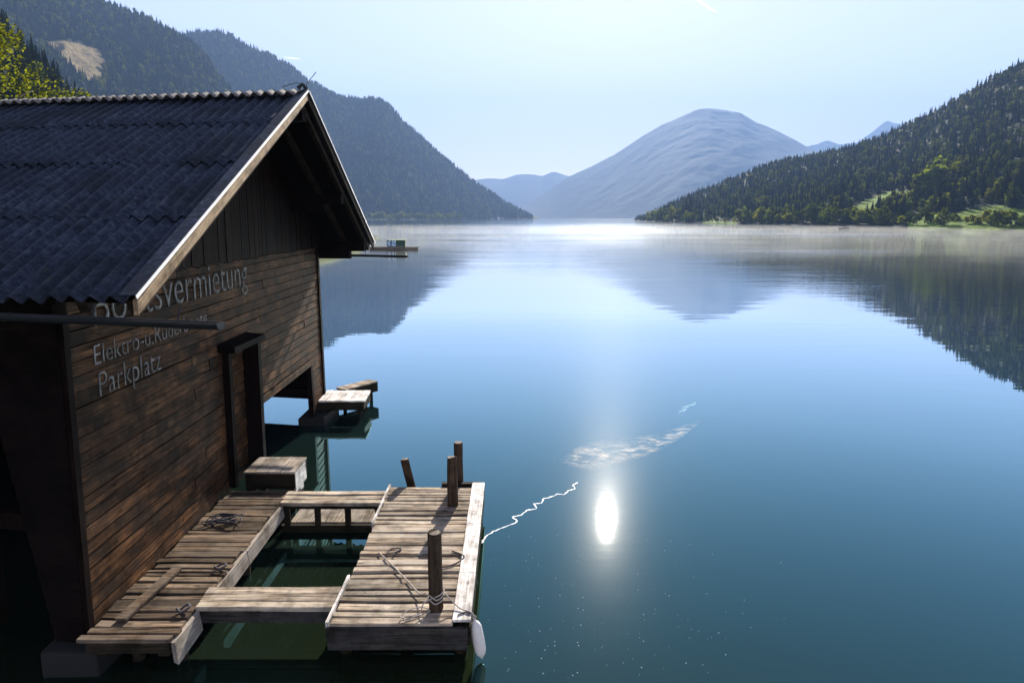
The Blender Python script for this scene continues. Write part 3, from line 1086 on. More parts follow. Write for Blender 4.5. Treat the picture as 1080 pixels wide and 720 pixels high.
# corner boards and jambs
cb = MB()
cb.hexa([W(0.0, 0.30, -0.06), W(0.0, 0.30, 0.036), W(0.095, 0.30, 0.036), W(0.095, 0.30, -0.06), W(0.0, 4.27, -0.06), W(0.0, 4.27, 0.036), W(0.095, 4.27, 0.036), W(0.095, 4.27, -0.06)])
cb.build("corner_board", M_dark, house)
cb = MB()
cb.hexa([W(WL + .005, 0.20, -0.1), W(WL + .005, 0.20, 0.06), W(WL + 0.14, 0.20, 0.06), W(WL + 0.14, 0.20, -0.1), W(WL + .005, 4.27, -0.1), W(WL + .005, 4.27, 0.06), W(WL + 0.14, 4.27, 0.06), W(WL + 0.14, 4.27, -0.1)])
cb.build("corner_board", M_dark, house)

# near side wall (in shade): horizontal boards, boat bay open beside it
sd_dir = Vector((-math.cos(math.radians(6)), math.sin(math.radians(6)), 0))
sn = Vector((-sd_dir.y, sd_dir.x, 0))
if sn.y > 0: sn = -sn
C0 = A0 + WN * -0.0


def SW(s, z, out=0.0):
    return C0 + WN * 0.030 * (z - 1.9) + sd_dir * s + sn * out + Vector((0, 0, z))


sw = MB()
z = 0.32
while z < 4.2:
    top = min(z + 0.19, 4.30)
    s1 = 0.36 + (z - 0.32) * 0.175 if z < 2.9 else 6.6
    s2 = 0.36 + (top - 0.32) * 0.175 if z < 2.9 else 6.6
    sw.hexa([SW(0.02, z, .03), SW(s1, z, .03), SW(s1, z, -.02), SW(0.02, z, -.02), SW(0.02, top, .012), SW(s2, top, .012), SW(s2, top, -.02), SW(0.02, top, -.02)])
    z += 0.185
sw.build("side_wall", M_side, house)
rw = MB()
B0 = W(WL, 0)
z = -0.2
while z < 4.2:
    top = min(z + 0.19, 4.25)
    for s0, s1 in ((0.1, 2.4), (2.4, 6.6)):
        if s0 < 1 and z < .25: continue
        p = [B0 + RD * s0, B0 + RD * s1]
        rw.hexa([p[0] + Vector((0, 0, z)), p[1] + Vector((0, 0, z)), p[1] + Vector((0, .05, z)), p[0] + Vector((0, .05, z)),
                 p[0] + Vector((0, 0, top)), p[1] + Vector((0, 0, top)), p[1] + Vector((0, .05, top)), p[0] + Vector((0, .05, top))])
    z += 0.19
rw.build("rear_wall", M_side, house)
ew = MB()
z = -0.3
while z < 4.2:
    p0, p1 = SW(6.6, 0), B0 + RD * 6.6
    ew.hexa([p0 + Vector((0, .02, z)), p1 + Vector((0, 0, z)), p1 + Vector((.05, 0, z)), p0 + Vector((.05, .02, z)), p0 + Vector((0, .02, z + .186)), p1 + Vector((0, 0, z + .186)), p1 + Vector((.05, 0, z + .186)), p0 + Vector((.05, .02, z + .186))])
    z += 0.19
q0, q1 = SW(6.6, 0), B0 + RD * 6.6
qm = (q0 + q1) / 2
ew.prism([q0 + Vector((0, .02, 4.2)), q1 + Vector((0, 0, 4.2)), Vector((q1.x, q1.y, max(4.25, roof_z(q1) - .1))), Vector((qm.x, qm.y, roof_z(qm) - .15)), Vector((q0.x, q0.y, max(4.25, roof_z(q0) - .1)))], (.05, 0, 0))
ew.build("end_wall", M_side, house)
# plates, bay beams and tie beams inside
ib = MB()
ib.beam(SW(0.3, 1.55, -.35), SW(6.4, 1.75, -.35), 0.14, 0.2)
ib.beam(SW(1.5, 0.2, -.4), SW(1.5, 4.1, -.4), 0.18, 0.18, up=(0, 1, 0))
for t in (2.5, 5.5, 8.5):
    ib.beam(W(t, 3.9, -.1), W(t, 3.9, -.1) + RD * 6.4, 0.16, 0.2)
ib.beam(W(5.5, 0.75, -3.2), W(10.0, 0.75, -3.2), 0.25, 0.25)
ib.beam(W(9.9, 0.62, -.2), W(9.9, .62, -.2) + RD * 6.4, 0.2, 0.22)
ib.build("inner_beams", M_dark, house)

# footings
for lo, hi in (((-5.2, 6.76, -0.6), (-4.55, 7.5, 0.30)), ((-5.2, 16.0, -0.6), (-4.55, 17.3, 0.20))):
    fo = MB()
    fo.box(lo, hi, jit=0.03)
    fo.build("footing", M_conc, house, bevel=0.03)

# door surround standing out of the gable wall
ds = thing_ = MB()
ds.hexa([W(4.0, 0.49, 0.03), W(4.0, 0.49, 0.14), W(4.12, 0.49, 0.14), W(4.12, 0.49, 0.03), W(4.0, 2.86, 0.03), W(4.0, 2.86, 0.14), W(4.12, 2.86, 0.14), W(4.12, 2.86, 0.03)])
ds.hexa([W(4.92, 0.49, 0.0), W(4.92, 0.49, 0.30), W(5.06, 0.49, 0.30), W(5.06, 0.49, 0.0), W(4.92, 2.86, 0.0), W(4.92, 2.86, 0.30), W(5.06, 2.86, 0.30), W(5.06, 2.86, 0.0)])
fr = ds.build("door_surround", M_dark, house)
hd = MB()
hd.hexa([W(3.86, 2.84, 0.0), W(3.86, 2.84, 0.30), W(5.14, 2.84, 0.36), W(5.14, 2.84, 0.0), W(3.86, 2.98, 0.0), W(3.86, 2.94, 0.30), W(5.14, 2.94, 0.36), W(5.14, 2.98, 0.0)])
hd.build("door_hood", M_dark, fr)
tr = MB()                                    # bleached board over the boat opening
tr.hexa([W(5.5, 1.50, 0.042), W(5.5, 1.50, 0.075), W(9.2, 1.50, 0.075), W(9.2, 1.50, 0.042), W(5.5, 1.63, 0.042), W(5.5, 1.63, 0.075), W(9.2, 1.63, 0.075), W(9.2, 1.63, 0.042)])
tr.build("opening_lintel", M_wall, house)
ps = MB()
ps.beam(W(5.52, -0.5, 0.0), W(5.52, 1.6, 0.0), 0.12, 0.14, up=(0, 1, 0))
ps.beam(W(9.18, 0.2, 0.0), W(9.12, 1.6, 0.0), 0.12, 0.14, up=(0, 1, 0))
ps.build("opening_jamb", M_dark, house)


# roof
def roof_side(E0, name):
    """four courses of corrugated sheets from ridge AP to eave E0"""
    per = 0.200
    ns = int(RL / per) * 8
    s = np.linspace(0, RL, ns + 1)
    sl = E0 - AP
    nrm = np.array(Vector(RD).cross(sl).normalized())
    if nrm[2] < 0: nrm = -nrm
    allv, allf = [], []
    base = 0
    ncr = 4
    for c in range(ncr):
        q = np.linspace(max(0.0, c / ncr - 0.03), (c + 1) / ncr, 9)
        Sg, Q = np.meshgrid(s, q, indexing='ij')
        ph = 2 * np.pi * Sg / per
        wav = 0.037 * np.cos(ph)
        lift = 0.028 * (q - q[0]) / (q[-1] - q[0])
        wob = 0.018 * fbm(Sg * 0.6 + c * 7, Q * 5 + c, 3) + 0.010 * vnoise(np.floor(Sg / 0.885) * 3.3 + c * 11, Q * 2) * (Q - q[0]) * ncr
        edge = 0.02 * vnoise(np.floor(Sg / 0.885) * 5.1, Q * 0 + c * 3.7) * (Q == q[-1])
        hgt = wav + lift[None, :] + wob
        B = np.array(AP)[None, None] + Sg[..., None] * np.array(RD) + (Q + edge / 6.8)[..., None] * np.array(sl)
        top = B + hgt[..., None] * nrm
        bot = top - 0.009 * nrm
        nS, nQ = Sg.shape
        for lay, flip in ((top, 0), (bot, 1)):
            allv.append(lay.reshape(-1, 3))
            idx = np.arange(nS * nQ).reshape(nS, nQ) + base
            a_, b_, c_, d_ = idx[:-1, :-1], idx[1:, :-1], idx[1:, 1:], idx[:-1, 1:]
            f = np.stack([a_, b_, c_, d_] if flip else [a_, d_, c_, b_], -1).reshape(-1, 4)
            allf.append(f)
            base += nS * nQ
        i0 = np.arange(nS * nQ).reshape(nS, nQ) + base - 2 * nS * nQ
        i1 = i0 + nS * nQ
        allf.append(np.stack([i0[:-1, -1], i1[:-1, -1], i1[1:, -1], i0[1:, -1]], -1))
        allf.append(np.stack([i0[0, :-1], i1[0, :-1], i1[0, 1:], i0[0, 1:]], -1))
    v = np.concatenate(allv)
    f = np.concatenate(allf)
    me = bpy.data.meshes.new(name)
    me.from_pydata((v - np.array(A0)).tolist(), [], f.tolist())
    me.polygons.foreach_set("use_smooth", np.ones(len(me.polygons), dtype=bool))
    o = bpy.data.objects.new(name, me)
    COL.objects.link(o)
    me.materials.append(M_roof)
    o.parent = house
    return o, Vector(nrm)


roofL, nL = roof_side(EL, "roof_slope")
roofR, nR = roof_side(ER, "roof_slope")
roofL["label"] = "near roof slope in shade"
roofR["label"] = "far roof slope facing the sun"

# corrugated ridge caps
rc = MB()
per = 0.200
k = 0
ns = int(RL / per) * 8
for side, E0, nn in ((0, EL, nL), (1, ER, nR)):
    sl = (E0 - AP).normalized()
    rows = []
    for qi, q in enumerate((0.0, 0.05, 0.18, 0.34)):
        rowp = []
        for i in range(ns + 1):
            s = i * RL / ns
            wv = 0.03 * math.cos(2 * math.pi * s / per)
            piece = 0.012 * math.sin(s * 7.1 / 0.9) if qi == 3 else 0
            rowp.append(AP + RD * s + sl * (q + piece) + nn * (0.046 + wv + (0.006, 0.010, 0.030, 0.060)[qi]))  # lower rows lifted so the caps catch the sun
        rows.append(rowp)
    vs = [p for r0 in rows for p in r0]
    n1 = ns + 1
    fs = [(a * n1 + i, a * n1 + i + 1, (a + 1) * n1 + i + 1, (a + 1) * n1 + i) for a in range(3) for i in range(ns)]
    rc.add(vs, fs)
o = rc.build("ridge_cap", M_cap, house, smooth=True)
so = o.modifiers.new("thickness", 'SOLIDIFY')
so.thickness = 0.012

# barge boards, edge flashing, rafters and purlins under the overhang
for E0, nn, lb in ((EL, nL, "sunlit pale left barge board"), (ER, nR, "shaded right barge board")):
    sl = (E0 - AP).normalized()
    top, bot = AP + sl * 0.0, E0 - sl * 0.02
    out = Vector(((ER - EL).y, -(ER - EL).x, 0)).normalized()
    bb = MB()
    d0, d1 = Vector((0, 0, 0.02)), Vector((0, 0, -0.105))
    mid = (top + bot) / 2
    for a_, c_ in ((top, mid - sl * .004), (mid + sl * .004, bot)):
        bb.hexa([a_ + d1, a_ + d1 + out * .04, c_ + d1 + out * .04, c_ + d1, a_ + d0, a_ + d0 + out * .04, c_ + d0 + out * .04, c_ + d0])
    o = bb.build("barge_board", M_barge if E0 is EL else M_beam, house)  # pale left, dark right timber: sun and shade put into the colour
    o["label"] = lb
    fl = MB()
    a_, c_ = AP + nn * .062, E0 + nn * .085
    fl.hexa([a_ + RD * .09, a_ + out * .06, c_ + out * .06, c_ + RD * .09, a_ + RD * .09 + nn * .006, a_ + out * .06 + nn * .006, c_ + out * .06 + nn * .006, c_ + RD * .09 + nn * .006])
    a2, c2 = a_ + out * .06, c_ + out * .06
    dn = -nn * .035
    fl.build('edge_flashing', M_roof, house)
    fl = MB()
    fl.hexa([a2 + dn, a2 + dn + out * .005, c2 + dn + out * .005, c2 + dn, a2 - nn * .002, a2 + out * .005 - nn * .002, c2 + out * .005 - nn * .002, c2 - nn * .002])
    fl.build("edge_strip", M_lip, house)
sf = MB()  # added dark boards that keep the roof underside in shade
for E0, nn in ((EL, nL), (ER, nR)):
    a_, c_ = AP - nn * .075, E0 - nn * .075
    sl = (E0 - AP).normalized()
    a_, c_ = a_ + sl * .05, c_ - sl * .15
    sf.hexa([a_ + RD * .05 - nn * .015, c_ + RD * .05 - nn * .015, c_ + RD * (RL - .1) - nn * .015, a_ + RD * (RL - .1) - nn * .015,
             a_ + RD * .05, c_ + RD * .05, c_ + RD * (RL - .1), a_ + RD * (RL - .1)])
sf.build("roof_shade_lining", M_dark, house)
ra = MB()
for E0, nn in ((EL, nL), (ER, nR)):
    sl = E0 - AP
    for s in (0.10, 0.62):
        a_ = AP + RD * s - nn * .12 + sl * 0.01
        ra.beam(a_, a_ + sl * 0.97, 0.09, 0.14, up=nn)
o = ra.build("rafters", M_beam, house)
for E0, nn in ((EL, nL), (ER, nR)):
    sl = E0 - AP
    for q, h in ((0.03, .2), (0.50, .2), (0.90, .24)):
        if q < .1 and E0 is ER: continue
        pu = MB()
        p = AP + sl * q - nn * .30
        pu.beam(p + RD * (0.05 if E0 is ER or q < .1 else 1.25), p + RD * 2.8, 0.16, h)
        pu.beam(p + RD * (0.45 if E0 is ER else 1.3) - Vector((0, 0, h * .9)), p + RD * 2.8 - Vector((0, 0, h * .9)), 0.158, h * .8)
        pu.build("purlin", M_dark, house)

# gutters, running past the gable
for E0, off, dz, xe, lb in ((EL, -0.06, -0.13, 0.85, "near eave gutter projecting past the gable"), (ER, 0.06, -0.26, 0.95, "far eave gutter projecting over the lake")):
    gt = MB()
    a_ = E0 + Vector((0, off, dz)) - RD * xe
    b_ = E0 + Vector((0, off, dz + 0.10)) + RD * (8.4 if E0 is EL else 8.4)
    n = 9
    d = (b_ - a_).normalized()
    sdv = d.cross(Vector((0, 0, 1))).normalized()
    rr = 0.062
    ring = []
    for R in (rr, rr - .006):
        for k in range(n):
            an = math.pi * k / (n - 1)
            ring.append(sdv * math.cos(an) * R - Vector((0, 0, 1)) * math.sin(an) * R)
    prof = ring[:n] + list(reversed(ring[n:]))
    gt.prism([a_ + v for v in prof], b_ - a_)
    gt.prism([a_ + v for v in ring[:n]], d * .006)
    g = gt.build("gutter", M_metal, house, smooth=False)
    g["label"] = lb
    for s in (0.35, 1.15, 2.1, 3.1, 4.1):
        br = MB()
        p = a_ + d * s
        br.tube([p + sdv * rr * 1.05 + Vector((0, 0, .005)), p - Vector((0, 0, rr * 1.15)), p - sdv * rr * 1.05 + Vector((0, 0, .005)), p - sdv * .02 * (1 if off < 0 else -1) + Vector((0, 0, -dz * .9))], 0.008, 5)
        o = br.build("gutter_bracket", M_metal, None)
        o.parent = g
# wire at the ridge end
wi = MB()
wi.tube([AP + Vector((0.0, 0, 0.05)), AP + Vector((0.04, 0, 0.16)), AP + Vector((0.20, 0, 0.34))], 0.006, 5)
wi.tube([AP + Vector((-0.4, 0.05, 0.11)), AP + Vector((-0.15, 0.0, 0.17)), AP + Vector((0.0, 0, 0.15))], 0.006, 5)
wi.tube([AP + Vector((-0.12, 0, 0.08)), AP + Vector((-0.04, 0, 0.14)), AP + Vector((0.03, 0, 0.06))], 0.035, 6)
wi.build("ridge_wire", M_metal, house)

# ------------------------------------------------------------------ landing stages
ZD = 0.50


def planks_x(mb, x0, x1, y0, y1, z, wmin, wmax, gap, ragged=0.03, th=0.04, zj=0.008, rj=0.006):
    y = y0
    while y < y1 - 0.05:
        wd = min(rng.uniform(wmin, wmax), y1 - y)
        g = rng.uniform(*gap)
        zz = z + rng.uniform(-zj, zj)
        a, b_ = x0 + rng.uniform(-ragged, ragged), x1 + rng.uniform(-ragged, ragged)
        r0 = rng.uniform(-rj, rj)
        n = 5
        tl = rng.uniform(-.006, .006)
        sag = rng.uniform(-.010, .010)
        vs, fs = [], []
        for i in range(n):
            f = i / (n - 1)
            x = a + (b_ - a) * f
            dy = r0 * (f - .5) * 2 + rng.uniform(-.003, .003)
            dz = sag * (4 * f * (1 - f)) + rng.uniform(-.002, .002)
            ya, yb = y + dy, y + wd - g + dy + rng.uniform(-.003, .003)
            e = 0.006
            vs += [(x, ya, zz + dz - th), (x, ya, zz + dz - e - tl), (x, ya + e, zz + dz - tl), (x, yb - e, zz + dz + tl), (x, yb, zz + dz - e + tl), (x, yb, zz + dz - th)]
        for i in range(n - 1):
            for k in range(6):
                fs.append((i * 6 + k, i * 6 + (k + 1) % 6, (i + 1) * 6 + (k + 1) % 6, (i + 1) * 6 + k))
        fs.append((5, 4, 3, 2, 1, 0))
        fs.append(tuple(range((n - 1) * 6, n * 6)))
        mb.add(vs, fs)
        y += wd


# walkway along the gable
walk = thing("boardwalk", "narrow worn boardwalk running along the foot of the boathouse gable", "boardwalk", (-4.2, 8.8, 0))
mb = MB()
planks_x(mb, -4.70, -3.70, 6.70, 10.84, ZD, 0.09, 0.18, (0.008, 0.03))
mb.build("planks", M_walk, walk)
for y0, y1, z0, z1 in ((6.70, 7.30, 0.20, 0.47), (7.80, 8.75, 0.24, 0.48), (8.76, 10.25, 0.26, 0.48)):
    mb = MB()
    mb.hexa([(-3.685, y0, z0 + .03), (-3.635, y0, z0), (-3.635, y1, z0 + .03), (-3.685, y1, z0 + .04), (-3.70, y0, z1), (-3.655, y0, z1 - .01), (-3.66, y1, z1 - .01), (-3.70, y1, z1)])
    mb.build("edge_board", M_step, walk)
mb = MB()
for x in (-4.5, -3.82):
    mb.box((x - .06, 6.75, 0.27), (x + .06, 10.8, 0.455))
for y in (7.1, 9.0, 10.6):
    mb.box((-4.62, y - .06, 0.13), (-3.72, y + .06, 0.265))
mb.box((-4.64, 6.71, 0.33), (-3.73, 6.745, 0.452))
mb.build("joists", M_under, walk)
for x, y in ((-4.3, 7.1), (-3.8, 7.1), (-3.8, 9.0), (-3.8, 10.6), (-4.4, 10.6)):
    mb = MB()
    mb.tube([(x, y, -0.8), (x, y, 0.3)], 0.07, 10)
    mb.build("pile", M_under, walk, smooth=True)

lp = MB()
lp.beam((-4.42, 7.02, ZD + .035), (-4.33, 8.15, ZD + .035), 0.13, 0.035)
tag(lp.build("loose_plank", M_walk), "loose weathered plank lying along the boardwalk by the wall", "plank")

# step at the end of the walkway
st = thing("wooden_step", "raised wooden step box with pale plank top beyond the boardwalk", "step", (-4.1, 11.4, 0))
mb = MB()
xx = -4.56
for wd in (0.20, 0.22, 0.21, 0.24):
    mb.box((xx + .004, 11.0, 0.72), (xx + wd - .004, 11.74, 0.755 + rng.uniform(-.004, .004)), rot=rng.uniform(-.02, .02), jit=.003)
    xx += wd
mb.build("planks", M_step, st)
mb = MB()
mb.box((-4.54, 11.02, 0.44), (-3.70, 11.06, 0.718))
mb.box((-4.54, 11.68, 0.44), (-3.70, 11.72, 0.718))
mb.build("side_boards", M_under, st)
mb = MB()
mb.box((-3.735, 11.065, 0.36), (-3.70, 11.30, 0.716), jit=.006)
mb.box((-3.735, 11.31, 0.30), (-3.70, 11.50, 0.716), jit=.006)
mb.box((-3.735, 11.51, 0.38), (-3.70, 11.675, 0.716), jit=.006)
mb.build("end_boards", M_edge, st)
for x, y in ((-4.45, 11.15), (-3.8, 11.15), (-4.45, 11.6), (-3.8, 11.6)):
    mb = MB()
    mb.box((x - .05, y - .05, -0.8), (x + .05, y + .05, 0.717))
    mb.build("leg", M_under, st)


def bridge(y0, y1, x0, x1, widths, label, name="plank_bridge", low=False):
    br = thing(name, label, "footbridge", ((x0 + x1) / 2, (y0 + y1) / 2, 0))
    mb = MB()
    y = y0
    for wd in widths:
        planks_x(mb, x0, x1, y, y + wd, ZD + .012, wd, wd, (0.008, 0.016), ragged=0.015, th=0.05)
        y += wd
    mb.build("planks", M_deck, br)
    mb = MB()
    if low:
        mb.box((x0, y0 + .02, 0.40), (x1, y0 + .08, 0.460))
        mb.box((x0, y0 + .02, -0.02), (x1, y0 + .09, 0.12))
        for k in range(4):
            x = x0 + .06 + (x1 - x0 - .2) * k / 3
            mb.box((x, y0 + .022, 0.122), (x + .09, y0 + .078, 0.398))
    else:
        mb.box((x0 + .01, y0 + .012, 0.31), (x1 - .01, y0 + .055, 0.460))
        mb.box((x0 + .01, y1 - .06, 0.31), (x1 - .01, y1 - .015, 0.460))
    mb.build("side_beam", M_fascia if not low else M_under, br)
    if low:
        mb = MB()
        xx = x0 + .12
        while xx < x1 - .2:
            mb.box((xx, y0 + .12, 0.10), (xx + .135, y1 + .25, 0.135), jit=.004)
            xx += .14
        mb.build("lower_planks", M_step, br)
    return br


bridge(7.30, 7.76, -3.72, -2.10, (0.15, 0.16, 0.15), "wide near plank bridge between boardwalk and jetty")
bridge(10.27, 10.78, -3.72, -2.06, (0.17, 0.17, 0.16), "narrow far plank bridge between boardwalk and jetty with open side posts", low=True)

# the jetty
jet = thing("jetty", "weathered plank jetty with bleached white edge board over blue water", "jetty", (-1.28, 9.0, 0))
mb = MB()
planks_x(mb, -2.06, -0.66, 7.0, 11.02, ZD, 0.10, 0.165, (0.012, 0.050), ragged=0.02, zj=0.012, rj=0.012)
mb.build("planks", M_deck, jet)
mb = MB()
yy = 7.02
for ln in (1.05, 1.42, 1.60):
    mb.box((-0.675, yy, ZD + .006), (-0.465, yy + ln - .008, ZD + .034), jit=.003)
    yy += ln
mb.build("edge_board", M_edge, jet, bevel=0.004)
mb = MB()
mb.box((-2.10, 6.99, ZD - .1), (-2.066, 8.03, ZD + .022), jit=.003)
mb.build("edge_trim", M_edge, jet)
mb = MB()
mb.box((-2.10, 9.55, ZD - .1), (-2.066, 11.03, ZD + .022), jit=.003)
mb.build("edge_trim", M_edge, jet)
mb = MB()
mb.box((-2.09, 6.955, 0.335), (-0.50, 6.992, 0.468), jit=.003)
mb.box((-2.08, 6.958, 0.20), (-0.50, 6.995, 0.332), jit=.003)
mb.build("fascia", M_fascia, jet)
mb = MB()
for x in (-1.98, -1.3, -0.56):
    mb.box((x - .06, 7.0, 0.26), (x + .06, 11.0, 0.455))
for y in (7.25, 9.0, 10.8):
    mb.box((-2.05, y - .07, 0.12), (-0.49, y + .07, 0.258))
mb.box((-0.498, 7.0, 0.24), (-0.468, 11.0, 0.46))
mb.box((-1.2, 11.03, 0.43), (-0.5, 11.12, 0.53))
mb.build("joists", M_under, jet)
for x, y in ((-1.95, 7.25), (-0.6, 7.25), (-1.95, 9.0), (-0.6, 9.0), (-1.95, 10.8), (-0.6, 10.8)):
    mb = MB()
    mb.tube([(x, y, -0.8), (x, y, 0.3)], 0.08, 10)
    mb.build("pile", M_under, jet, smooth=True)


def post(base, top, rad, label):
    p = thing("mooring_post", label, "mooring post", base, "mooring posts by the jetty")
    b0, t0 = Vector(base), Vector(top)
    mb = MB()
    n = 7
    pts, rs = [], []
    for i in range(n):
        f = i / (n - 1)
        pts.append(b0.lerp(t0, f) + Vector((rng.uniform(-.004, .004), rng.uniform(-.004, .004), 0)))
        rs.append(rad * (1.02 - .05 * f) * rng.uniform(.98, 1.02))
    pts.append(t0 + (t0 - b0).normalized() * 0.012)
    rs.append(rad * .86)
    mb.tube(pts, rs, 18)
    mb.build("shaft", M_post, p, smooth=False)
    mb = MB()
    d = (t0 - b0).normalized()
    mb.tube([t0 + d * .0125, t0 + d * .017], rad * .82, 18)
    mb.build("end_grain", M_step, p)
    return p


post((-0.89, 7.34, ZD - .2), (-0.89, 7.32, 1.43), 0.083, "thick dark post near the jetty's close end with a rope round it")
post((-0.94, 10.22, ZD - .2), (-0.945, 10.25, 1.27), 0.083, "upright post standing on the planks near the jetty's far end")
post((-0.92, 11.22, -0.8), (-0.92, 11.18, 1.20), 0.08, "post in the water just behind the far end of the jetty")
post((-1.52, 11.35, -0.8), (-1.86, 11.28, 0.86), 0.075, "short post leaning left beyond the jetty's far edge")


def rope(pts, rad, m, label, sub=8, name="rope"):
    P = [Vector(p) for p in pts]
    out = []
    for i in range(len(P) - 1):
        a, b_, c, d = P[max(i - 1, 0)], P[i], P[i + 1], P[min(i + 2, len(P) - 1)]
        for k in range(sub):
            t = k / sub
            out.append(0.5 * ((2 * b_) + (c - a) * t + (2 * a - 5 * b_ + 4 * c - d) * t * t + (3 * b_ - a - 3 * c + d) * t ** 3))
    out.append(P[-1])
    mb = MB()
    mb.tube(out, rad, 7)
    return tag(mb.build(name, m, smooth=True), label, "rope")


ZR = ZD + 0.022
rope([(-1.82, 8.63, ZR), (-1.70, 8.45, ZR + .01), (-1.52, 8.2, ZR), (-1.30, 7.85, ZR + .012), (-1.12, 7.55, ZR + .03), (-1.02, 7.42, ZR + .1)], 0.009, M_rope,
     "pale mooring rope stretched across the jetty planks to the near post")
loop = []
for k in range(26):
    a = -k * 0.55
    loop.append((-0.89 + 0.097 * math.cos(a), 7.335 + 0.097 * math.sin(a), ZD + 0.10 + 0.0045 * k + 0.02 * math.sin(k * 1.7)))
loop += [(-1.02, 7.28, ZD + .09), (-1.06, 7.18, ZR), (-1.15, 7.12, ZR), (-1.24, 7.08, ZR + .01), (-1.19, 7.02, ZR), (-1.10, 7.08, ZR + .02), (-1.02, 7.15, ZR), (-0.95, 7.22, ZR), (-1.05, 7.26, ZR + .02), (-1.2, 7.2, ZR + .02), (-1.27, 7.10, ZR), (-1.22, 7.04, ZR + .02)]
rope(loop, 0.007, M_rope, "rope wound round the near mooring post with its tail on the planks", 4)
rope([(-1.70, 8.55, ZR), (-1.66, 8.68, ZR + .015), (-1.52, 8.72, ZR), (-1.60, 8.56, ZR), (-1.35, 8.50, ZR), (-1.15, 8.56, ZR), (-0.98, 8.42, ZR), (-1.08, 8.28, ZR + .01), (-0.9, 8.22, ZR), (-0.72, 8.34, ZR), (-0.64, 8.46, ZR + .02), (-0.70, 8.58, ZR), (-0.82, 8.66, ZR)],
     0.010, M_rope_d, "dark blue rope lying in loose loops in the middle of the jetty")
rope([(-0.80, 7.36, ZD + .17), (-0.72, 7.33, ZD + .10), (-0.60, 7.22, ZD + .052), (-0.47, 7.14, ZD + .055), (-0.435, 7.12, ZD + .0), (-0.425, 7.11, ZD - .07)], 0.008, M_rope,
     "thin line from the near post over the white edge board to the fender")
rope([(-0.62, 7.10, ZD + .043), (-0.53, 7.16, ZD + .045), (-0.47, 7.12, ZD + .045)], 0.008, M_rope_d, "short dark cord end on the white edge board above the fender")
chain = [(-4.55, 9.5, ZR + .02)]
for k in range(22):
    chain.append((-4.45 + 0.22 * math.sin(k * 1.9) + k * .012, 9.6 + 0.16 * math.cos(k * 1.3), ZR + .01 + .02 * (k % 3)))
rope(chain, 0.009, M_rope_d, "tangled dark wire heap on the boardwalk against the wall", 4)
rope([(-3.86, 8.22, ZR), (-3.78, 8.28, ZR + .02), (-3.72, 8.22, ZR + .03), (-3.78, 8.14, ZR + .02), (-3.86, 8.2, ZR + .02)], 0.014, M_rope_d, "small dark rope ring at the boardwalk's edge by the near bridge")
rope([(-3.86, 7.2, ZR), (-3.80, 7.3, ZR + .03), (-3.74, 7.24, ZR + .04), (-3.80, 7.16, ZR + .02), (-3.88, 7.22, ZR + .03)], 0.014, M_rope_d, "small dark rope ring at the boardwalk's near corner")

# fender
fe = thing("boat_fender", "long off-white boat fender hanging from the jetty's near right corner", "fender", (-0.40, 7.1, 0.3))
mb = MB()
f0, f1 = Vector((-0.43, 7.11, 0.49)), Vector((-0.345, 7.05, 0.03))
d = f1 - f0
prof = [(0.0, .014), (.05, .018), (.08, .036), (.13, .055), (.2, .066), (.5, .070), (.78, .066), (.87, .054), (.93, .034), (.96, .016), (1.0, .012)]
mb.tube([f0 + d * a for a, _ in prof], [b_ for _, b_ in prof], 18)
mb.build("body", M_fender, fe, smooth=True)
mb = MB()
for k in range(12):
    a0, a1 = 2 * math.pi * k / 12, 2 * math.pi * (k + 1) / 12
    c = f0 + Vector((0, 0, .02))
    mb.tube([c + Vector((.02 * math.cos(a0), 0, .02 * math.sin(a0))), c + Vector((.02 * math.cos(a1), 0, .02 * math.sin(a1)))], .006, 6)
mb.build("eyelet", M_rope, fe)

# far landing stage by the boathouse corner, and the slanting gangway behind it
pf = thing("landing_platform", "small pale plank platform at the far corner of the boathouse", "platform", (-4.2, 17, 0))
mb = MB()
xx = -4.86
while xx < -3.72:
    mb.box((xx, 16.5, 0.46), (xx + .185, 17.55, 0.50 + rng.uniform(-.005, .005)), rot=.06, piv=(xx, 17), jit=.004)
    xx += .193
mb.build("planks", M_edge, pf)
mb = MB()
mb.box((-4.9, 16.55, 0.24), (-3.74, 16.61, 0.455))
mb.box((-4.9, 17.43, 0.24), (-3.74, 17.49, 0.455))
mb.box((-3.80, 16.615, 0.24), (-3.73, 17.425, 0.455))
mb.build("frame", M_under, pf)
for x, y in ((-3.85, 16.7), (-3.85, 17.35), (-4.75, 17.35)):
    mb = MB()
    mb.tube([(x, y, -.8), (x, y, .24)], .05, 8)
    mb.build("pile", M_under, pf)
gg = thing("gangway", "narrow plank gangway slanting out over the lake behind the far platform", "gangway", (-4.2, 18, 0))
mb = MB()
a_, b_ = Vector((-4.55, 17.62, 0)), Vector((-3.86, 18.55, 0))
dd = (b_ - a_)
for k in range(9):
    p0, p1 = a_ + dd * (k / 9), a_ + dd * ((k + 1) / 9 - .01)
    mb.beam(p0 + Vector((0, 0, .515)), p1 + Vector((0, 0, .515 + rng.uniform(-.004, .004))), 0.36, 0.035)
mb.build("planks", M_deck, gg)
mb = MB()
mb.beam(a_ + Vector((0, 0, .37)), b_ + Vector((0, 0, .37)), 0.32, 0.25)
mb.build("frame", M_under, gg)
for f in (.1, .9):
    mb = MB()
    p = a_ + dd * f
    mb.tube([p + Vector((0, 0, -.8)), p + Vector((0, 0, .24))], .05, 8)
    mb.build("pile", M_under, gg)

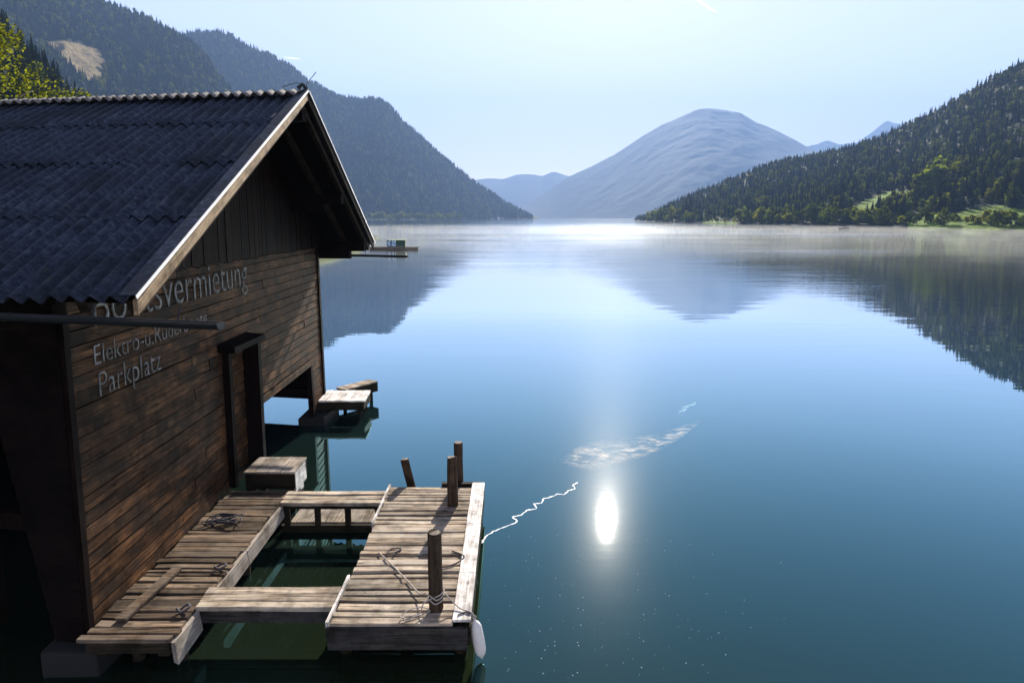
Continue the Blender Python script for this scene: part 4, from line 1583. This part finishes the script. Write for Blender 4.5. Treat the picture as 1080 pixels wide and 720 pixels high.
# ------------------------------------------------------------------ out on the lake
cx, cy = -18.2, 109.5
rf = thing("swim_raft", "flat wooden raft carrying a low box far out on the lake", "raft", (cx + .4, cy, 0))
mb = MB()
for k in range(9):
    mb.box((cx - 4.4, cy - 1.4 + k * .31, .28), (cx + 3.3, cy - 1.4 + k * .31 + .29, .36), jit=.01)
mb.build("planks", M_under, rf)
for y in (-1.1, 1.1):
    mb = MB()
    mb.tube([(cx - 4.2, cy + y, .08), (cx + 3.1, cy + y, .08)], .2, 10)
    mb.build("float", M_dark, rf)
kb = thing("raft_box", "low dark green box with a blue and white printed side on the raft", "box", (cx, cy, .36))
mb = MB()
mb.box((cx - 1.55, cy - .8, .37), (cx + 1.35, cy + .8, 1.42))
mb.build("body", plain("dark_green_tarp", (0.02, 0.05, 0.028), .7), kb, bevel=.03)
mb = MB()
mb.box((cx - 1.6, cy - .86, 1.425), (cx + 1.4, cy + .86, 1.5))
mb.build("lid", plain("green_lid", (0.12, 0.20, 0.05), .7), kb)
M_ban, nt, b = new_mat("printed_banner")
tc = nd(nt, "ShaderNodeTexCoord")
vo = nd(nt, "ShaderNodeTexVoronoi", i_Scale=3.2)
nt.links.new(tc.outputs["Object"], vo.inputs["Vector"])
nt.links.new(ramp(nt, vo.outputs["Distance"], [(0.2, (0.75, 0.8, 0.85)), (0.42, (0.30, 0.45, 0.62)), (0.6, (0.06, 0.12, 0.2))]), b.inputs["Base Color"])
mb = MB()
mb.box((cx - 1.5, cy - .83, .48), (cx - .12, cy - .805, 1.36))
mb.build("banner", M_ban, kb)

# rowing boat
pb = at_z(890, 241.6, 0.0)
bx, by = pb.x, pb.y
bo = thing("rowing_boat", "tiny dark rowing boat with one rower off the right shore", "boat", (bx, by, 0))
M_boat = plain("boat_hull", (0.04, 0.03, 0.025), .5)
mb = MB()
L_, N_ = 4.4, 13
rows = []
for i in range(N_):
    f = i / (N_ - 1) * 2 - 1
    hw = 0.68 * max(0.03, 1 - abs(f) ** 2.6)
    sh = 0.48 + .14 * f * f
    x = bx + f * L_ / 2
    rows.append([(x, by - hw, sh), (x, by - hw * .8, .15), (x, by, -.08), (x, by + hw * .8, .15), (x, by + hw, sh), (x, by + hw * .9, sh), (x, by + hw * .7, .18), (x, by, .05), (x, by - hw * .7, .18), (x, by - hw * .9, sh)])
mb.add([p for r0 in rows for p in r0], [(i * 10 + k, i * 10 + (k + 1) % 10, (i + 1) * 10 + (k + 1) % 10, (i + 1) * 10 + k) for i in range(N_ - 1) for k in range(10)])
mb.build("hull", M_boat, bo, smooth=True)
for f in (-.5, .1, .6):
    mb = MB()
    mb.box((bx + f * 2 - .13, by - .5, .36), (bx + f * 2 + .13, by + .5, .40))
    mb.build("thwart", M_post, bo)
for s in (-1, 1):
    oa = MB()
    oa.tube([(bx - .1, by + s * .25, .75), (bx + .25, by + s * .7, .6), (bx + .7, by + s * 2.0, .05)], .03, 6)
    oa.beam((bx + .6, by + s * 1.75, .16), (bx + .78, by + s * 2.2, -.02), .14, .02)
    oa.build("oar", M_post, bo)
# rower: one continuous skinned figure, seated
pe = thing("person", "person in dark clothes seated at the oars of the tiny rowing boat", "person", (bx + .2, by, .4))
me = bpy.data.meshes.new("body")
J = {"hip": (0.2, 0, .50), "waist": (.24, 0, .68), "chest": (.26, 0, .88), "neck": (.22, 0, 1.03), "chin": (.20, 0, 1.10), "head": (.19, 0, 1.20), "crown": (.19, 0, 1.28)}
names = list(J)
vs = [J[k] for k in names]
ed = [(i, i + 1) for i in range(6)]
rad = [.14, .13, .15, .06, .075, .10, .07]
for s in (-1, 1):
    b0 = len(vs)
    vs += [(.25, s * .19, .95), (.08, s * .27, .75), (-.12, s * .25, .77), (.15, s * .11, .48), (-.28, s * .14, .58), (-.62, s * .14, .22), (-.72, s * .14, .24)]
    rad += [.075, .05, .04, .10, .075, .055, .045]
    ed += [(2, b0), (b0, b0 + 1), (b0 + 1, b0 + 2), (0, b0 + 3), (b0 + 3, b0 + 4), (b0 + 4, b0 + 5), (b0 + 5, b0 + 6)]
me.from_pydata([(bx + x, by + y, z) for x, y, z in vs], ed, [])
o = link("body", me, plain("dark_clothes", (0.03, 0.03, 0.04), .9), pe)
sk = o.modifiers.new("skin", 'SKIN')
for v, rr in zip(me.skin_vertices[0].data if me.skin_vertices else [], rad):
    v.radius = (rr, rr)
sub = o.modifiers.new("sub", 'SUBSURF')
sub.levels = sub.render_levels = 1

# tiny white house on the far left shore
hd_ = 2230.0
rr = ray(526, 230.3)
hx, hy = rr.x / math.hypot(rr.x, rr.y) * hd_, rr.y / math.hypot(rr.x, rr.y) * hd_
ho = thing("lake_house", "tiny white house at the water's edge far along the left shore", "house", (hx, hy, 1))
mb = MB()
mb.box((hx - 5, hy - 4, -1), (hx + 5, hy + 4, 5))
mb.prism([(hx - 5, hy - 4, 5), (hx - 5, hy + 4, 5), (hx - 5, hy, 8.5)], (10, 0, 0))
mb.build("wall", plain("white_render", (0.75, 0.73, 0.7), .8), ho)
mb = MB()
for s in (-1, 1):
    mb.hexa([(hx - 6, hy + s * 5, 4.4), (hx + 6, hy + s * 5, 4.4), (hx + 6, hy, 8.7), (hx - 6, hy, 8.7), (hx - 6, hy + s * 5, 4.8), (hx + 6, hy + s * 5, 4.8), (hx + 6, hy, 9.1), (hx - 6, hy, 9.1)])
mb.build("roof", plain("brown_tiles", (0.12, 0.07, 0.05), .8), ho)
for k in (-3, 0, 3):
    mb = MB()
    mb.box((hx + k - .6, hy - 4.06, 1.6), (hx + k + .6, hy - 4.01, 3.2))
    mb.build("window", plain("dark_glass", (0.03, 0.035, 0.04), .1), ho)

# ------------------------------------------------------------------ foam and painted sun glints on the water
M_foam_glint, nt, b = new_mat("foam_and_glint")  # one white for the real line and the painted sun sparkles
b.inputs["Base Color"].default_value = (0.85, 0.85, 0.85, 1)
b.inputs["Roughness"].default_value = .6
fpts = [(508, 572), (512, 566), (520, 560), (531, 556), (541, 552), (546, 549), (540, 545), (549, 543), (556, 538), (566, 536), (563, 531), (571, 530), (573, 526), (580, 524), (588, 521), (596, 521), (600, 517), (607, 515), (604, 511), (611, 508)]
fo = MB()
c_ = [at_z(x, y, 0.004) for x, y in fpts]
fine = []
for i in range(len(c_) - 1):
    for k in range(5):
        fine.append(c_[i].lerp(c_[i + 1], k / 5) + Vector((rng.uniform(-.012, .012), rng.uniform(-.012, .012), 0)))
vs, fs = [], []
for i, p in enumerate(fine):
    d = (fine[min(i + 1, len(fine) - 1)] - fine[max(i - 1, 0)]).normalized()
    s = Vector((-d.y, d.x, 0)) * rng.uniform(.004, .017)
    vs += [p - s, p + s, p - s * .7 - Vector((0, 0, .02)), p + s * .7 - Vector((0, 0, .02))]
for i in range(len(fine) - 1):
    a = i * 4
    fs += [(a, a + 1, a + 5, a + 4), (a + 1, a + 3, a + 7, a + 5), (a + 2, a, a + 4, a + 6)]
fo.add(vs, fs)
tag(fo.build("foam_line", M_foam_glint, smooth=True), kind="stuff")
spine = [(590, 484, 2), (606, 481, 8), (625, 481, 11), (645, 479, 11), (665, 474, 9), (685, 469, 8), (703, 463, 7), (718, 456, 6), (731, 449, 4), (740, 445, 2)]
NW = 9
gx, gy, ga = np.zeros((len(spine) * 4 - 3, NW)), np.zeros((len(spine) * 4 - 3, NW)), np.zeros((len(spine) * 4 - 3, NW))
for i in range(gx.shape[0]):
    f = i / 4
    px, py, hw = (float(np.interp(f, range(len(spine)), [q[c] for q in spine])) for c in range(3))
    for k in range(NW):
        g = k / (NW - 1) * 2 - 1
        p = at_z(px - g * 4, py + g * hw * 1.5, 0.003)
        gx[i, k], gy[i, k] = p.x, p.y
        ga[i, k] = (1 - g * g) * min(1, i / 5, (gx.shape[0] - 1 - i) / 5)
me = grid_mesh("foam_glint_film", gx, gy, np.full_like(gx, 0.003))
me.attributes.new("cover", 'FLOAT', 'POINT').data.foreach_set("value", ga.astype(np.float32).ravel())
M_film, nt, b = new_mat("pollen_glint_film")  # sun glint on ripples and pollen, put into a pale film
b.inputs["Base Color"].default_value = (0.75, 0.68, 0.60, 1)
b.inputs["Roughness"].default_value = 0.8
_tc = nd(nt, "ShaderNodeTexCoord")
_mp = nd(nt, "ShaderNodeMapping")
_mp.inputs["Scale"].default_value = (1.5, 2.4, 1)
_nz = nd(nt, "ShaderNodeTexNoise", i_Scale=1.7, i_Detail=7.0, i_Roughness=0.7, i_Distortion=1.0)
nt.links.new(_tc.outputs["Object"], _mp.inputs[0])
nt.links.new(_mp.outputs[0], _nz.inputs["Vector"])
_at = nd(nt, "ShaderNodeAttribute", attribute_name="cover")
nt.links.new(fmath(nt, 'MULTIPLY', ramp(nt, _nz.outputs["Fac"], [(0.46, 0.0), (0.74, 0.6)]), _at.outputs["Fac"]), b.inputs["Alpha"])
tag(link("foam_glint_film", me, M_film), kind="stuff")
sp = MB()  # small white solids stand in for sun sparkles on the ripples
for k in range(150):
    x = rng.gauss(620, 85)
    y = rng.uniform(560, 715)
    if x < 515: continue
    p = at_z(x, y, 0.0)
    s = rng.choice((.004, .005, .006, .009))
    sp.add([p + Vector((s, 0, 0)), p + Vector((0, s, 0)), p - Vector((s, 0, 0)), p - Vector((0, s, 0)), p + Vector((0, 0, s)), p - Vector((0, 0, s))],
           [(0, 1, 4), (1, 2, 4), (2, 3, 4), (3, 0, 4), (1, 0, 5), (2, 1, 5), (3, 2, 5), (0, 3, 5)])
tag(sp.build("glint_specks", M_foam_glint), kind="stuff")

# ------------------------------------------------------------------ vapour trails high up, outside the haze
M_trail, nt, b = new_mat("ice_cloud")
_t = nd(nt, "ShaderNodeBsdfTranslucent")
_t.inputs[0].default_value = (0.95, 0.95, 0.95, 1)
_m = nd(nt, "ShaderNodeMixShader", i_Fac=0.4)
_tp = nd(nt, "ShaderNodeBsdfTransparent")
nt.links.new(_tp.outputs[0], _m.inputs[1]); nt.links.new(_t.outputs[0], _m.inputs[2])
nt.links.new(_m.outputs[0], nt.nodes["Material Output"].inputs[0])
for (xa, ya), (xb, yb), rad, lb in (((735, 0), (755, 13), 45, "short white vapour trail at the top of the sky"), ((300, 60.5), (317, 62.5), 18, "faint tiny vapour trail above the left mountain ridge")):
    ra_, rb_ = ray(xa, ya), ray(xb, yb)
    mb = MB()
    A_, B_ = Vector((0, 0, CAM_Z)) + ra_ * 30000, Vector((0, 0, CAM_Z)) + rb_ * 30000
    mb.tube([A_.lerp(B_, k / 10) for k in range(11)], [rad * (.35 + .65 * math.sin(math.pi * (k + .6) / 11.2)) for k in range(11)], 10)
    tag(mb.build("vapour_trail", M_trail, smooth=True), lb, "vapour trail", kind="thing")
